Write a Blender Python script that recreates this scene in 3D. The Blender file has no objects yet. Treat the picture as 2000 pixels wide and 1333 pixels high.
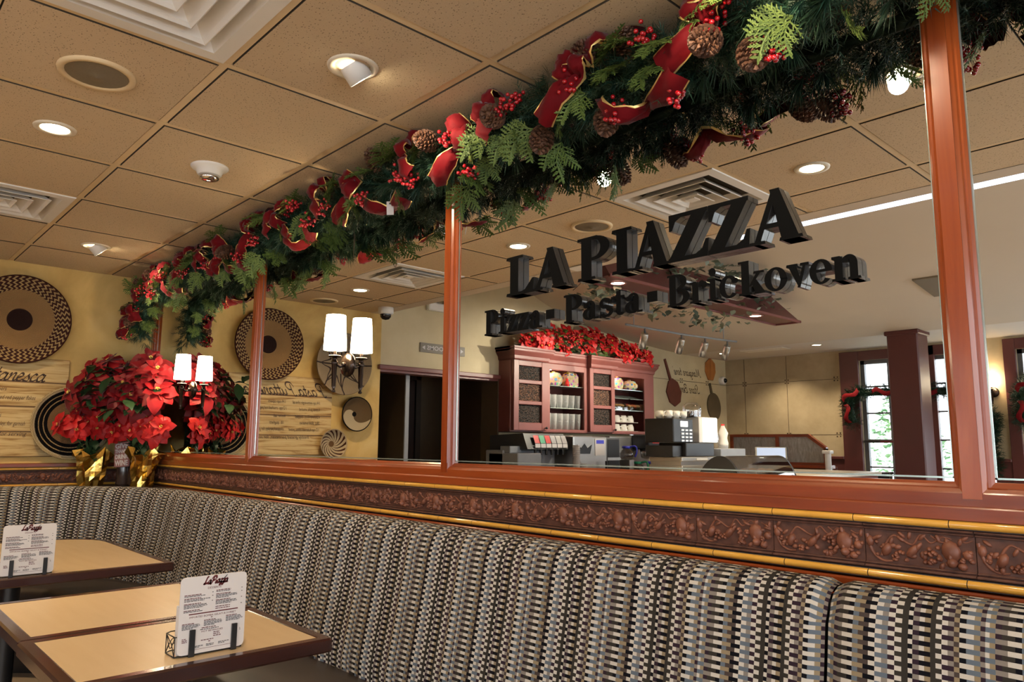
import bpy, math, random
from math import sin, cos, pi, radians, sqrt, atan2
from mathutils import Vector, Matrix, Euler

random.seed(7)
SC = bpy.context.scene
COL = SC.collection
MIR = 1.82          # y of the mirror glass
WX = -5.93          # x of the end wall
CZ = 2.52           # height of the tiled ceiling


# ------------------------------------------------------------------ meshes
class MB:
    """collects shapes for ONE mesh object"""
    def __init__(s):
        s.v = []; s.f = []; s.m = []; s.sm = []; s.uv = None

    def add(s, vs, fs, mi=0, smooth=False, M=None):
        b = len(s.v)
        if M is not None:
            vs = [M @ Vector(p) for p in vs]
        s.v.extend([tuple(p) for p in vs])
        for f in fs:
            s.f.append(tuple(b + i for i in f)); s.m.append(mi); s.sm.append(smooth)
        return s

    def box(s, lo, hi, mi=0, M=None, bev=0.0):
        x0, y0, z0 = lo; x1, y1, z1 = hi
        if bev > 0:
            b = min(bev, (x1-x0)/2.01, (y1-y0)/2.01, (z1-z0)/2.01)
            vs = []; idx = {}
            for i, (sx, sy, sz) in enumerate([(a, c, d) for a in (0, 1) for c in (0, 1) for d in (0, 1)]):
                X = (x0, x1)[sx]; Y = (y0, y1)[sy]; Z = (z0, z1)[sz]
                ix = X + (b if sx == 0 else -b); iy = Y + (b if sy == 0 else -b); iz = Z + (b if sz == 0 else -b)
                idx[(sx, sy, sz, 'x')] = len(vs); vs.append((X, iy, iz))
                idx[(sx, sy, sz, 'y')] = len(vs); vs.append((ix, Y, iz))
                idx[(sx, sy, sz, 'z')] = len(vs); vs.append((ix, iy, Z))
            fs = []
            g = lambda a, c, d, k: idx[(a, c, d, k)]
            for k in (0, 1):
                q = [g(k, 0, 0, 'x'), g(k, 1, 0, 'x'), g(k, 1, 1, 'x'), g(k, 0, 1, 'x')]
                fs.append(q if k else q[::-1])
                q = [g(0, k, 0, 'y'), g(0, k, 1, 'y'), g(1, k, 1, 'y'), g(1, k, 0, 'y')]
                fs.append(q if k else q[::-1])
                q = [g(0, 0, k, 'z'), g(1, 0, k, 'z'), g(1, 1, k, 'z'), g(0, 1, k, 'z')]
                fs.append(q if k else q[::-1])
            for a in (0, 1):
                for c in (0, 1):
                    fs.append([g(a, c, 0, 'x'), g(a, c, 1, 'x'), g(a, c, 1, 'y'), g(a, c, 0, 'y')])
                    fs.append([g(a, 0, c, 'x'), g(a, 1, c, 'x'), g(a, 1, c, 'z'), g(a, 0, c, 'z')])
                    fs.append([g(0, a, c, 'y'), g(1, a, c, 'y'), g(1, a, c, 'z'), g(0, a, c, 'z')])
            for a in (0, 1):
                for c in (0, 1):
                    for d in (0, 1):
                        fs.append([g(a, c, d, 'x'), g(a, c, d, 'y'), g(a, c, d, 'z')])
            return s.add(vs, fs, mi, False, M)
        vs = [(x0, y0, z0), (x1, y0, z0), (x1, y1, z0), (x0, y1, z0), (x0, y0, z1), (x1, y0, z1), (x1, y1, z1), (x0, y1, z1)]
        fs = [(3, 2, 1, 0), (4, 5, 6, 7), (0, 1, 5, 4), (1, 2, 6, 5), (2, 3, 7, 6), (3, 0, 4, 7)]
        return s.add(vs, fs, mi, False, M)

    def lathe(s, prof, n=24, o=(0, 0, 0), ax='z', mi=0, smooth=True, M=None, a0=0.0, a1=2*pi):
        """profile [(r, h)...] turned about an axis"""
        full = abs(a1 - a0 - 2*pi) < 1e-6
        cnt = n if full else n + 1
        vs = []
        for r, h in prof:
            for i in range(cnt):
                a = a0 + (a1 - a0) * i / n
                c, d = r*cos(a), r*sin(a)
                if ax == 'z': p = (c, d, h)
                elif ax == 'x': p = (h, c, d)
                else: p = (d, h, c)
                vs.append((p[0]+o[0], p[1]+o[1], p[2]+o[2]))
        fs = []
        for j in range(len(prof)-1):
            for i in range(n):
                k = (i+1) % cnt if full else i+1
                fs.append((j*cnt+i, j*cnt+k, (j+1)*cnt+k, (j+1)*cnt+i))
        return s.add(vs, fs, mi, smooth, M)

    def cyl(s, p0, p1, r0, r1=None, n=12, mi=0, smooth=True, cap=True):
        r1 = r0 if r1 is None else r1
        p0 = Vector(p0); p1 = Vector(p1); d = (p1-p0)
        L = d.length
        if L < 1e-9: return s
        M = Matrix.Translation(p0) @ d.to_track_quat('Z', 'Y').to_matrix().to_4x4()
        prof = [(r0, 0), (r1, L)]
        s.lathe(prof, n, mi=mi, smooth=smooth, M=M)
        if cap:
            for r, h in ((r0, 0), (r1, L)):
                if r > 1e-6:
                    s.add([(r*cos(2*pi*i/n), r*sin(2*pi*i/n), h) for i in range(n)], [tuple(range(n))], mi, False, M)
        return s

    def tube(s, pts, r, n=8, mi=0, closed=False, smooth=True):
        pts = [Vector(p) for p in pts]; N = len(pts)
        vs = []; up = Vector((0, 0, 1))
        rr = r if isinstance(r, (list, tuple)) else [r]*N
        prev = None
        for i, p in enumerate(pts):
            if closed: t = pts[(i+1) % N] - pts[i-1]
            else: t = pts[min(i+1, N-1)] - pts[max(i-1, 0)]
            t.normalize()
            if prev is None:
                a = t.cross(up)
                if a.length < 1e-3: a = t.cross(Vector((1, 0, 0)))
            else:
                a = prev - t*prev.dot(t)
                if a.length < 1e-4: a = t.cross(up)
            a.normalize(); prev = a; b = t.cross(a)
            for k in range(n):
                an = 2*pi*k/n
                vs.append(p + (a*cos(an) + b*sin(an))*rr[i])
        fs = []
        for i in range(N if closed else N-1):
            j = (i+1) % N
            for k in range(n):
                l = (k+1) % n
                fs.append((i*n+k, i*n+l, j*n+l, j*n+k))
        if not closed:
            fs.append(tuple(range(n))[::-1]); fs.append(tuple((N-1)*n+k for k in range(n)))
        return s.add(vs, fs, mi, smooth)

    def ball(s, c, r, n=10, m=6, mi=0, sc=(1, 1, 1), M=None):
        vs = [(c[0], c[1], c[2]+r*sc[2])]
        for j in range(1, m):
            th = pi*j/m
            for i in range(n):
                a = 2*pi*i/n
                vs.append((c[0]+r*sc[0]*sin(th)*cos(a), c[1]+r*sc[1]*sin(th)*sin(a), c[2]+r*sc[2]*cos(th)))
        vs.append((c[0], c[1], c[2]-r*sc[2])); e = len(vs)-1
        fs = []
        for i in range(n):
            fs.append((0, 1+i, 1+(i+1) % n))
            fs.append((e, 1+(m-2)*n+(i+1) % n, 1+(m-2)*n+i))
        for j in range(m-2):
            for i in range(n):
                a = 1+j*n+i; b = 1+j*n+(i+1) % n
                fs.append((a, a+n, b+n, b))
        return s.add(vs, fs, mi, True, M)

    def prism(s, poly, d, mi=0, M=None, side=None):
        """polygon in the local x,y plane pushed along local z from 0 to d"""
        n = len(poly)
        vs = [(p[0], p[1], 0) for p in poly] + [(p[0], p[1], d) for p in poly]
        s.add(vs, [tuple(range(n))[::-1], tuple(range(n, 2*n))], mi, False, M)
        s.add(vs, [(i, (i+1) % n, n+(i+1) % n, n+i) for i in range(n)], mi if side is None else side, False, M)
        return s

    def grid(s, P, mi=0, smooth=True, wrap=False):
        """P: rows of points"""
        R = len(P); Cn = len(P[0])
        vs = [p for row in P for p in row]
        fs = []
        for i in range(R-1):
            for j in range(Cn if wrap else Cn-1):
                k = (j+1) % Cn
                fs.append((i*Cn+j, i*Cn+k, (i+1)*Cn+k, (i+1)*Cn+j))
        return s.add(vs, fs, mi, smooth)

    def mesh(s, name, mats):
        me = bpy.data.meshes.new(name)
        me.from_pydata(s.v, [], s.f)
        for m in (mats if isinstance(mats, (list, tuple)) else [mats]):
            me.materials.append(m)
        me.polygons.foreach_set('material_index', s.m)
        me.polygons.foreach_set('use_smooth', s.sm)
        if s.uv:
            l = me.uv_layers.new(name='UVMap')
            for lp in me.loops:
                l.data[lp.index].uv = s.uv[lp.vertex_index]
        me.update()
        return me

    def build(s, name, mats, parent=None, loc=None, rot=None):
        return link(name, s.mesh(name, mats), parent, loc, rot)


def link(name, me, parent=None, loc=None, rot=None, scale=None):
    o = bpy.data.objects.new(name, me)
    COL.objects.link(o)
    if parent is not None: o.parent = parent
    if loc is not None: o.location = loc
    if rot is not None: o.rotation_euler = rot
    if scale is not None: o.scale = scale if isinstance(scale, (tuple, list)) else (scale,)*3
    return o


def tag(o, label=None, cat=None, group=None, kind=None):
    if label: o['label'] = label
    if cat: o['category'] = cat
    if group: o['group'] = group
    if kind or cat: o['kind'] = kind or 'thing'
    return o


def empty(name, loc=(0, 0, 0), rz=0.0, label=None, cat=None, group=None):
    o = bpy.data.objects.new(name, None)
    o.empty_display_size = 0.05
    COL.objects.link(o); o.location = loc; o.rotation_euler = (0, 0, rz)
    return tag(o, label, cat, group)


def struct(o):
    o['kind'] = 'structure'
    return o


def keep_in(o, zmax=None, ymax=None, xmin=None):
    """nudge a hung piece so that it stays clear of ceiling, mirror and end wall"""
    bpy.context.view_layer.update()
    c = [o.matrix_world @ Vector(v.co) for v in o.data.vertices]
    d = Vector((0, 0, 0))
    if zmax is not None: d.z = min(0, zmax-max(q.z for q in c))
    if ymax is not None: d.y = min(0, ymax-max(q.y for q in c))
    if xmin is not None: d.x = max(0, xmin-min(q.x for q in c))
    o.location = o.location+d


def copy_tree(o, parent=None, loc=None, rz=None, label=None):
    c = o.copy(); COL.objects.link(c)
    if parent is not None: c.parent = parent
    for ch in list(o.children): copy_tree(ch, c)
    if loc is not None: c.location = loc
    if rz is not None: c.rotation_euler = (0, 0, rz)
    if label: c['label'] = label
    return c


def crom(pts, k=6, closed=False):
    """smooth curve through points"""
    P = [Vector(p) for p in pts]; out = []
    n = len(P)
    for i in range(n if closed else n-1):
        if closed: a, b, c, d = P[i-1], P[i], P[(i+1) % n], P[(i+2) % n]
        else: a, b, c, d = P[max(i-1, 0)], P[i], P[i+1], P[min(i+2, n-1)]
        for j in range(k):
            t = j/k
            out.append(0.5*((2*b)+(c-a)*t+(2*a-5*b+4*c-d)*t*t+(3*b-a-3*c+d)*t*t*t))
    if not closed: out.append(P[-1])
    return out


# ------------------------------------------------------------------ materials
class NT:
    def __init__(s, name):
        s.mat = bpy.data.materials.new(name); s.mat.use_nodes = True
        s.nt = s.mat.node_tree; s.n = s.nt.nodes; s.b = s.n['Principled BSDF']; s.out = s.n['Material Output']

    def new(s, t, **kw):
        x = s.n.new(t)
        for k, v in kw.items(): setattr(x, k, v)
        return x

    def link(s, a, b): s.nt.links.new(a, b)

    def put(s, sock, v):
        if hasattr(v, 'is_linked') or isinstance(v, bpy.types.NodeSocket): s.link(v, sock)
        else: sock.default_value = v

    def m(s, op, a, b=0.0, c=0.0):
        x = s.new('ShaderNodeMath', operation=op)
        for i, v in enumerate((a, b, c)): s.put(x.inputs[i], v)
        return x.outputs[0]

    def mix(s, f, a, b, mode='MIX'):
        x = s.new('ShaderNodeMix', data_type='RGBA', blend_type=mode)
        s.put(x.inputs[0], f)
        for i, v in ((6, a), (7, b)):
            if isinstance(v, (tuple, list)): v = tuple(v)+((1,) if len(v) == 3 else ())
            s.put(x.inputs[i], v)
        return x.outputs[2]

    def obj(s, scale=(1, 1, 1), coord='Object'):
        t = s.new('ShaderNodeTexCoord'); mp = s.new('ShaderNodeMapping')
        s.link(t.outputs[coord], mp.inputs[0]); mp.inputs['Scale'].default_value = scale
        return mp.outputs[0]

    def sep(s, v):
        x = s.new('ShaderNodeSeparateXYZ'); s.link(v, x.inputs[0])
        return x.outputs

    def noise(s, v, scale=5, detail=3, rough=0.5, dist=0.0):
        x = s.new('ShaderNodeTexNoise'); s.link(v, x.inputs['Vector'])
        x.inputs['Scale'].default_value = scale; x.inputs['Detail'].default_value = detail
        x.inputs['Roughness'].default_value = rough; x.inputs['Distortion'].default_value = dist
        return x.outputs[0]

    def vor(s, v, scale=5, feature='F1', out=0):
        x = s.new('ShaderNodeTexVoronoi', feature=feature); s.link(v, x.inputs['Vector'])
        x.inputs['Scale'].default_value = scale
        return x.outputs[out]

    def ramp(s, f, stops, interp='LINEAR'):
        x = s.new('ShaderNodeValToRGB'); r = x.color_ramp; r.interpolation = interp
        while len(r.elements) > 1: r.elements.remove(r.elements[-1])
        r.elements[0].position = stops[0][0]; r.elements[0].color = tuple(stops[0][1])+(1,)
        for p, c in stops[1:]:
            e = r.elements.new(p); e.color = tuple(c)+(1,)
        s.put(x.inputs[0], f)
        return x.outputs[0]

    def bump(s, h, strength=0.3, dist=0.01):
        x = s.new('ShaderNodeBump'); x.inputs['Strength'].default_value = strength
        x.inputs['Distance'].default_value = dist
        s.link(h, x.inputs['Height']); s.link(x.outputs[0], s.b.inputs['Normal'])

    def col(s, c):
        s.put(s.b.inputs['Base Color'], tuple(c)+(1,) if isinstance(c, (tuple, list)) else c)

    def set(s, rough=0.5, metal=0.0, spec=None, coat=None, coat_r=0.05, sheen=None, trans=None, sub=None, emit=None, es=0.0):
        b = s.b.inputs
        s.put(b['Roughness'], rough); s.put(b['Metallic'], metal)
        if spec is not None: b['Specular IOR Level'].default_value = spec
        if coat is not None: b['Coat Weight'].default_value = coat; b['Coat Roughness'].default_value = coat_r
        if sheen is not None: b['Sheen Weight'].default_value = sheen; b['Sheen Roughness'].default_value = 0.4
        if trans is not None: b['Transmission Weight'].default_value = trans
        if emit is not None:
            b['Emission Color'].default_value = tuple(emit)+(1,); b['Emission Strength'].default_value = es
        return s.mat


def plain(name, c, rough=0.5, metal=0.0, var=0.12, scale=12, **kw):
    """base colour broken up by a little noise"""
    t = NT(name); v = t.obj()
    n = t.noise(v, scale, 3)
    lo = tuple(x*(1-var) for x in c); hi = tuple(min(1, x*(1+var)) for x in c)
    t.col(t.mix(n, lo, hi))
    return t.set(rough, metal, **kw)


def glow(name, c, e):
    t = NT(name); t.col(c)
    return t.set(0.5, emit=c, es=e)


def wood(name, c0, c1, axis='x', scale=1.0, rough=0.25, coat=0.6, contrast=1.0):
    t = NT(name)
    st = {'x': (1.5, 22, 22), 'y': (22, 1.5, 22), 'z': (22, 22, 1.5)}[axis]
    v = t.obj(tuple(a*scale for a in st))
    n = t.noise(v, 1.0, 5, 0.6, 0.6)
    n2 = t.noise(t.obj(tuple(a*scale*0.25 for a in st)), 1.0, 2)
    f = t.m('ADD', t.m('MULTIPLY', n, 0.65), t.m('MULTIPLY', n2, 0.35))
    t.col(t.ramp(f, [(0.5-0.2/contrast, c0), (0.5+0.2/contrast, c1)]))
    t.bump(n, 0.05, 0.002)
    return t.set(rough, coat=coat, coat_r=0.12)


def clear(name, tint=(1, 1, 1), gl=0.12, rough=0.02):
    """thin clear glass: transparent with a fresnel reflection"""
    t = NT(name)
    tr = t.new('ShaderNodeBsdfTransparent'); tr.inputs[0].default_value = tuple(tint)+(1,)
    g = t.new('ShaderNodeBsdfGlossy'); g.inputs['Roughness'].default_value = rough
    lw = t.new('ShaderNodeLayerWeight'); lw.inputs[0].default_value = 0.35
    mx = t.new('ShaderNodeMixShader')
    t.link(t.m('ADD', t.m('MULTIPLY', lw.outputs[1], 0.7), gl), mx.inputs[0])
    t.link(tr.outputs[0], mx.inputs[1]); t.link(g.outputs[0], mx.inputs[2]); t.link(mx.outputs[0], t.out.inputs[0])
    return t.mat


def sheet(c):
    return c


M = {}
# ceiling
t = NT('ceiling_tile'); v = t.obj()
t2 = t.obj((1, 1, 0.001))
pit = t.vor(t.obj((85, 130, 1)), 1.0)
sm = t.noise(v, 160, 2, 0.6)
dark = t.m('MULTIPLY', t.m('LESS_THAN', pit, 0.23), t.m('GREATER_THAN', sm, 0.46))
fl = t.noise(t.obj((240, 60, 1)), 1, 2, 0.7, 1.5)
big = t.noise(v, 0.7, 2)
base = t.mix(big, (0.60, 0.465, 0.305), (0.73, 0.58, 0.40))
base = t.mix(t.m('MULTIPLY', fl, 0.4), base, (0.50, 0.375, 0.235))
t.col(t.mix(t.m('MULTIPLY', dark, 0.72), base, (0.16, 0.11, 0.07)))
t.bump(t.m('SUBTRACT', fl, t.m('MULTIPLY', dark, 2.0)), 0.5, 0.003)
M['tile'] = t.set(0.9, spec=0.1)
M['tbar'] = plain('ceiling_bar', (0.72, 0.55, 0.32), 0.5)
M['gap_shade'] = plain('ceiling_gap_shade', (0.06, 0.045, 0.03), 0.9)  # shade in the tile gaps and diffuser throat, painted as dark brown
M['drywall'] = plain('painted_drywall', (0.58, 0.49, 0.38), 0.8, var=0.05, scale=3)
M['vault'] = plain('vault_paint', (0.60, 0.525, 0.425), 0.85, var=0.04, scale=1.5)
M['soffit'] = plain('soffit_paint', (0.66, 0.62, 0.58), 0.7, var=0.04)
# plaster
t = NT('yellow_plaster'); v = t.obj()
n = t.noise(v, 2.2, 5, 0.6, 0.4); n2 = t.noise(v, 60, 3)
t.col(t.ramp(n, [(0.32, (0.50, 0.325, 0.105)), (0.55, (0.66, 0.455, 0.165)), (0.75, (0.75, 0.565, 0.25))]))
t.bump(n2, 0.12, 0.004); M['plaster'] = t.set(0.75, spec=0.25)
t = NT('cream_plaster'); v = t.obj(); n = t.noise(v, 1.8, 5, 0.6)
t.col(t.ramp(n, [(0.3, (0.53, 0.44, 0.27)), (0.7, (0.66, 0.57, 0.38))])); M['cream'] = t.set(0.7, spec=0.2)
t = NT('beige_panel_wall'); v = t.obj(); n = t.noise(v, 1.6, 5, 0.65)
t.col(t.ramp(n, [(0.3, (0.36, 0.29, 0.18)), (0.7, (0.52, 0.43, 0.29))])); M['panel'] = t.set(0.7, spec=0.2)
M['maroon'] = plain('maroon_paint', (0.085, 0.021, 0.020), 0.4, var=0.1, scale=6)
M['maroon2'] = plain('cabinet_paint', (0.185, 0.058, 0.050), 0.38, var=0.1, scale=8)
M['maroon_dk'] = plain('canopy_trim_paint', (0.16, 0.04, 0.034), 0.45, var=0.1)  # maroon of the canopy edge trim
M['floor'] = plain('tan_tile_floor', (0.46, 0.36, 0.25), 0.35, var=0.15, scale=4)
M['wood_x'] = wood('varnished_wood_along_x', (0.125, 0.018, 0.004), (0.32, 0.062, 0.011), 'x', rough=0.30, coat=0.25)
M['wood_y'] = wood('varnished_wood_along_y', (0.125, 0.018, 0.004), (0.32, 0.062, 0.011), 'y', rough=0.30, coat=0.25)
M['wood_z'] = wood('varnished_wood_along_z', (0.20, 0.030, 0.006), (0.43, 0.095, 0.017), 'z', 0.8, rough=0.26, coat=0.35)
M['wood_dk'] = wood('dark_table_edge', (0.018, 0.006, 0.005), (0.052, 0.014, 0.010), 'y', rough=0.25)
M['black'] = plain('black_paint', (0.012, 0.012, 0.013), 0.35, var=0.2)
M['letter'] = plain('black_sign_letter', (0.006, 0.006, 0.006), 0.7, var=0.1, scale=30, spec=0.02)
M['letter_side'] = plain('black_sign_letter_edge', (0.10, 0.10, 0.10), 0.2, var=0.1, metal=0.7)
M['iron'] = plain('black_iron', (0.012, 0.011, 0.011), 0.3, metal=0.2)
M['bronze'] = plain('dark_bronze', (0.05, 0.035, 0.028), 0.22, metal=0.85)
M['steel'] = plain('brushed_steel', (0.52, 0.50, 0.47), 0.28, metal=0.9, var=0.06)
M['steel_dk'] = plain('dark_grey_plastic', (0.10, 0.10, 0.105), 0.4)
M['grey'] = plain('grey_plastic', (0.26, 0.27, 0.29), 0.4)
M['chrome'] = plain('chrome', (0.8, 0.8, 0.8), 0.08, metal=1.0, var=0.02)
M['white'] = plain('white_paint', (0.80, 0.78, 0.74), 0.5, var=0.03)
M['white_w'] = plain('warm_white_metal', (0.74, 0.66, 0.52), 0.4, var=0.05)
M['porcelain'] = plain('white_porcelain', (0.82, 0.79, 0.72), 0.15, var=0.03, coat=0.5)
M['paper'] = plain('white_paper', (0.62, 0.59, 0.585), 0.6, var=0.02)
M['ink'] = plain('black_ink', (0.03, 0.025, 0.025), 0.7)
M['ink_red'] = plain('dark_red_ink', (0.10, 0.008, 0.011), 0.7)
M['ink_brown'] = plain('brown_painted_letter', (0.045, 0.020, 0.010), 0.7)
t = NT('mirror_glass'); t.col((0.93, 0.94, 0.925)); M['mirror'] = t.set(0.0, 1.0)
M['edge_glass'] = plain('ground_mirror_edge', (0.55, 0.66, 0.62), 0.15, metal=0.7)
M['glass'] = clear('clear_glass')
def ware():
    t = NT('glassware'); tr = t.new('ShaderNodeBsdfTransparent'); g = t.new('ShaderNodeBsdfGlossy'); g.inputs['Roughness'].default_value = .08
    d = t.new('ShaderNodeBsdfDiffuse'); d.inputs[0].default_value = (.85, .85, .82, 1)
    lw = t.new('ShaderNodeLayerWeight'); lw.inputs[0].default_value = .5
    a = t.new('ShaderNodeMixShader'); b_ = t.new('ShaderNodeMixShader'); a.inputs[0].default_value = .35
    t.link(d.outputs[0], a.inputs[1]); t.link(g.outputs[0], a.inputs[2])
    t.link(t.m('MULTIPLY_ADD', lw.outputs[1], .55, .12), b_.inputs[0]); t.link(tr.outputs[0], b_.inputs[1]); t.link(a.outputs[0], b_.inputs[2]); t.link(b_.outputs[0], t.out.inputs[0])
    return t.mat
M['ware'] = ware()
M['winglass'] = clear('window_glass', gl=0.03)
M['smoke_glass'] = clear('smoked_glass', (0.45, 0.42, 0.40), 0.1)
# tile border
t = NT('terracotta_ground_shade'); v = t.obj(); n = t.noise(v, 45, 4)
t.col(t.ramp(n, [(0.3, (0.055, 0.021, 0.014)), (0.7, (0.125, 0.050, 0.033))])); t.bump(n, 0.3, 0.003); M['terra_dk'] = t.set(0.5, spec=0.4)  # ground darker than the relief: crevice shade put into the colour
t = NT('terracotta_relief'); v = t.obj(); n = t.noise(v, 30, 3)
t.col(t.ramp(n, [(0.3, (0.125, 0.042, 0.024)), (0.7, (0.235, 0.085, 0.048))])); M['terra'] = t.set(0.45, spec=0.4)
t = NT('yellow_glaze'); n = t.noise(t.obj(), 9, 2); t.col(t.mix(n, (0.60, 0.29, 0.035), (0.78, 0.42, 0.075))); M['glaze'] = t.set(0.12, coat=0.8, coat_r=0.03)
M['grout'] = plain('dark_grout', (0.05, 0.04, 0.035), 0.8)
# laminate
t = NT('cream_laminate'); v = t.obj((3, 26, 3)); n = t.noise(v, 1, 4, 0.6); n2 = t.noise(t.obj(), 3, 2)
t.col(t.mix(t.m('MULTIPLY', n, 0.6), t.mix(n2, (0.50, 0.365, 0.205), (0.52, 0.40, 0.26)), (0.42, 0.29, 0.15))); M['stone'] = plain('pale_stone_top', (0.60, 0.54, 0.45), 0.3)
M['laminate'] = t.set(t.m('ADD', 0.30, t.m('MULTIPLY', n, 0.12)), spec=0.35)
M['vinyl'] = plain('brown_vinyl', (0.028, 0.018, 0.014), 0.45, var=0.2)
# greenery and flowers
def leafy(name, c0, c1, rough=0.5, tr=0.0):
    t = NT(name); g = t.new('ShaderNodeNewGeometry'); oi = t.new('ShaderNodeObjectInfo')
    f = t.m('ADD', t.m('MULTIPLY', g.outputs['Random Per Island'], 0.7), t.m('MULTIPLY', oi.outputs['Random'], 0.3))
    t.col(t.mix(f, c0, c1))
    return t.set(rough, spec=0.35)
M['needle'] = leafy('dark_pine_needles', (0.006, 0.022, 0.011), (0.030, 0.068, 0.034), 0.5)
M['needle2'] = leafy('blue_green_needles', (0.008, 0.032, 0.022), (0.030, 0.085, 0.055), 0.45)
M['cedar'] = leafy('light_cedar_green', (0.045, 0.088, 0.018), (0.17, 0.235, 0.05), 0.5)
M['twig'] = plain('brown_twig', (0.06, 0.035, 0.02), 0.8)
M['leaf'] = leafy('dark_green_leaf', (0.010, 0.030, 0.012), (0.045, 0.095, 0.035), 0.4)
M['ivy'] = leafy('dusty_ivy_leaf', (0.07, 0.095, 0.065), (0.22, 0.26, 0.19), 0.5)
M['stem'] = plain('green_stem', (0.05, 0.10, 0.03), 0.5)
def petal(name, c0, c1):
    t = NT(name); g = t.new('ShaderNodeNewGeometry'); oi = t.new('ShaderNodeObjectInfo')
    f = t.m('ADD', t.m('MULTIPLY', g.outputs['Random Per Island'], 0.5), t.m('MULTIPLY', oi.outputs['Random'], 0.5))
    t.col(t.mix(f, c0, c1))
    return t.set(0.5, spec=0.35, sheen=0.15)
M['bract'] = petal('deep_red_bract', (0.11, 0.002, 0.006), (0.46, 0.008, 0.012))
M['bract2'] = petal('bright_red_bract', (0.36, 0.005, 0.008), (0.62, 0.014, 0.012))
M['pollen'] = plain('yellow_flower_centre', (0.75, 0.55, 0.12), 0.6)
t = NT('red_velvet'); n = t.noise(t.obj(), 25, 3); t.col(t.mix(n, (0.085, 0.0010, 0.004), (0.185, 0.0024, 0.006))); M['velvet'] = t.set(0.7, sheen=0.12, spec=0.15)
M['gold'] = plain('gold_trim', (0.85, 0.60, 0.22), 0.3, metal=0.6)
M['gold_in'] = plain('bronze_ribbon_back', (0.34, 0.17, 0.07), 0.3, metal=0.5)
t = NT('gold_foil'); n = t.noise(t.obj((1, 1, .45)), 16, 2, 0.5, 0.2); t.col((0.80, 0.53, 0.13)); t.bump(n, 0.3, 0.02); M['foil'] = t.set(0.2, 1.0)
M['berry'] = plain('red_berry', (0.42, 0.006, 0.012), 0.18, coat=0.6)
t = NT('pine_cone_scale'); g = t.new('ShaderNodeNewGeometry'); t.col(t.mix(g.outputs['Random Per Island'], (0.050, 0.020, 0.011), (0.17, 0.075, 0.038))); M['cone'] = t.set(0.65)
M['shade'] = glow('lit_lamp_shade', (1.0, 0.84, 0.58), 16.0)
M['bulb'] = glow('lit_bulb', (1.0, 0.88, 0.62), 30.0)
M['bulb_sc'] = glow('sconce_bulb', (1.0, 0.80, 0.52), 260.0)
M['bulb_w'] = glow('lit_downlight', (1.0, 0.86, 0.60), 14.0)
M['bulb_r'] = glow('lit_red_downlight', (1.0, 0.55, 0.42), 9.0)
M['cove'] = glow('lit_cove_strip', (0.74, 0.80, 1.0), 1.3)
M['lightbox'] = glow('lit_white_panel', (1.0, 0.97, 0.93), 1.6)
M['screen'] = glow('tablet_screen', (0.25, 0.33, 0.50), 0.5)
# ------------------------------------------------------------------ woven bench cloth
def cloth():
    W_ = (0.53, 0.495, 0.45); Tn = (0.255, 0.20, 0.128); Bl = (0.115, 0.145, 0.185); Gr = (0.215, 0.19, 0.17)
    K = (0.006, 0.006, 0.009); Pu = (0.030, 0.018, 0.028); Ol = (0.035, 0.031, 0.027); Ta = (0.065, 0.05, 0.046)
    seq = [(70, Pu, Gr), (65, K, W_), (70, K, Tn), (55, Ol, Ol), (75, W_, Ol), (65, Pu, W_), (65, Pu, Gr), (68, Tn, Ta),
           (75, K, W_), (80, Bl, W_), (70, Bl, Tn), (55, Gr, Pu), (48, W_, Bl), (55, Tn, Bl), (70, Pu, Gr), (60, Ol, Gr),
           (75, Ol, W_), (75, K, W_), (75, Bl, Tn), (70, Ta, Tn), (65, Ta, K), (85, W_, K), (85, Bl, W_), (75, Bl, Gr),
           (85, Pu, W_), (85, W_, Ol), (70, Ol, Ol), (60, W_, K)]
    tot = sum(q[0] for q in seq)
    t = NT('woven_block_cloth')
    tc = t.new('ShaderNodeTexCoord')
    s = t.sep(tc.outputs['UV'])
    nz = t.noise(tc.outputs['UV'], 700, 1)
    f = t.m('FRACT', t.m('DIVIDE', s[0], 0.291))
    A, B, x = [], [], 0.0
    for w, a, b in seq:
        A.append((x/tot, a)); B.append((x/tot, b)); x += w
    ra = t.ramp(f, A, 'CONSTANT'); rb = t.ramp(f, B, 'CONSTANT')
    row = t.m('FRACT', t.m('DIVIDE', s[1], 0.0176))
    c = t.mix(t.m('GREATER_THAN', row, 0.5), ra, rb)
    c = t.mix(t.m('MULTIPLY', nz, 0.45), c, (0.6, 0.6, 0.6), 'MULTIPLY')
    t.col(c)
    t.bump(nz, 0.15, 0.002)
    return t.set(0.9, spec=0.08)
M['cloth'] = cloth()


# ------------------------------------------------------------------ woven baskets (disc in the local y,z plane)
TAN = (0.36, 0.215, 0.095); TAN2 = (0.50, 0.335, 0.165); DK = (0.030, 0.014, 0.011); BLK = (0.010, 0.009, 0.009); CRM = (0.62, 0.50, 0.32)


def polar(t):
    s = t.sep(t.obj())
    r = t.m('SQRT', t.m('ADD', t.m('MULTIPLY', s[1], s[1]), t.m('MULTIPLY', s[2], s[2])))
    a = t.m('DIVIDE', t.m('ARCTAN2', s[2], s[1]), 2*pi)
    return r, a


def weave(t, r, a, c, ring=0.007, spokes=90):
    """radial stitches and coils"""
    st = t.m('SINE', t.m('MULTIPLY', a, 2*pi*spokes)); co = t.m('SINE', t.m('MULTIPLY', r, 2*pi/ring))
    h = t.m('MULTIPLY', st, co)
    t.bump(t.m('ADD', h, t.m('MULTIPLY', co, 0.7)), 0.5, 0.004)
    return t.mix(t.m('MULTIPLY_ADD', h, 0.26, 0.30), c, (0.22, 0.17, 0.13), 'MULTIPLY')


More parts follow.
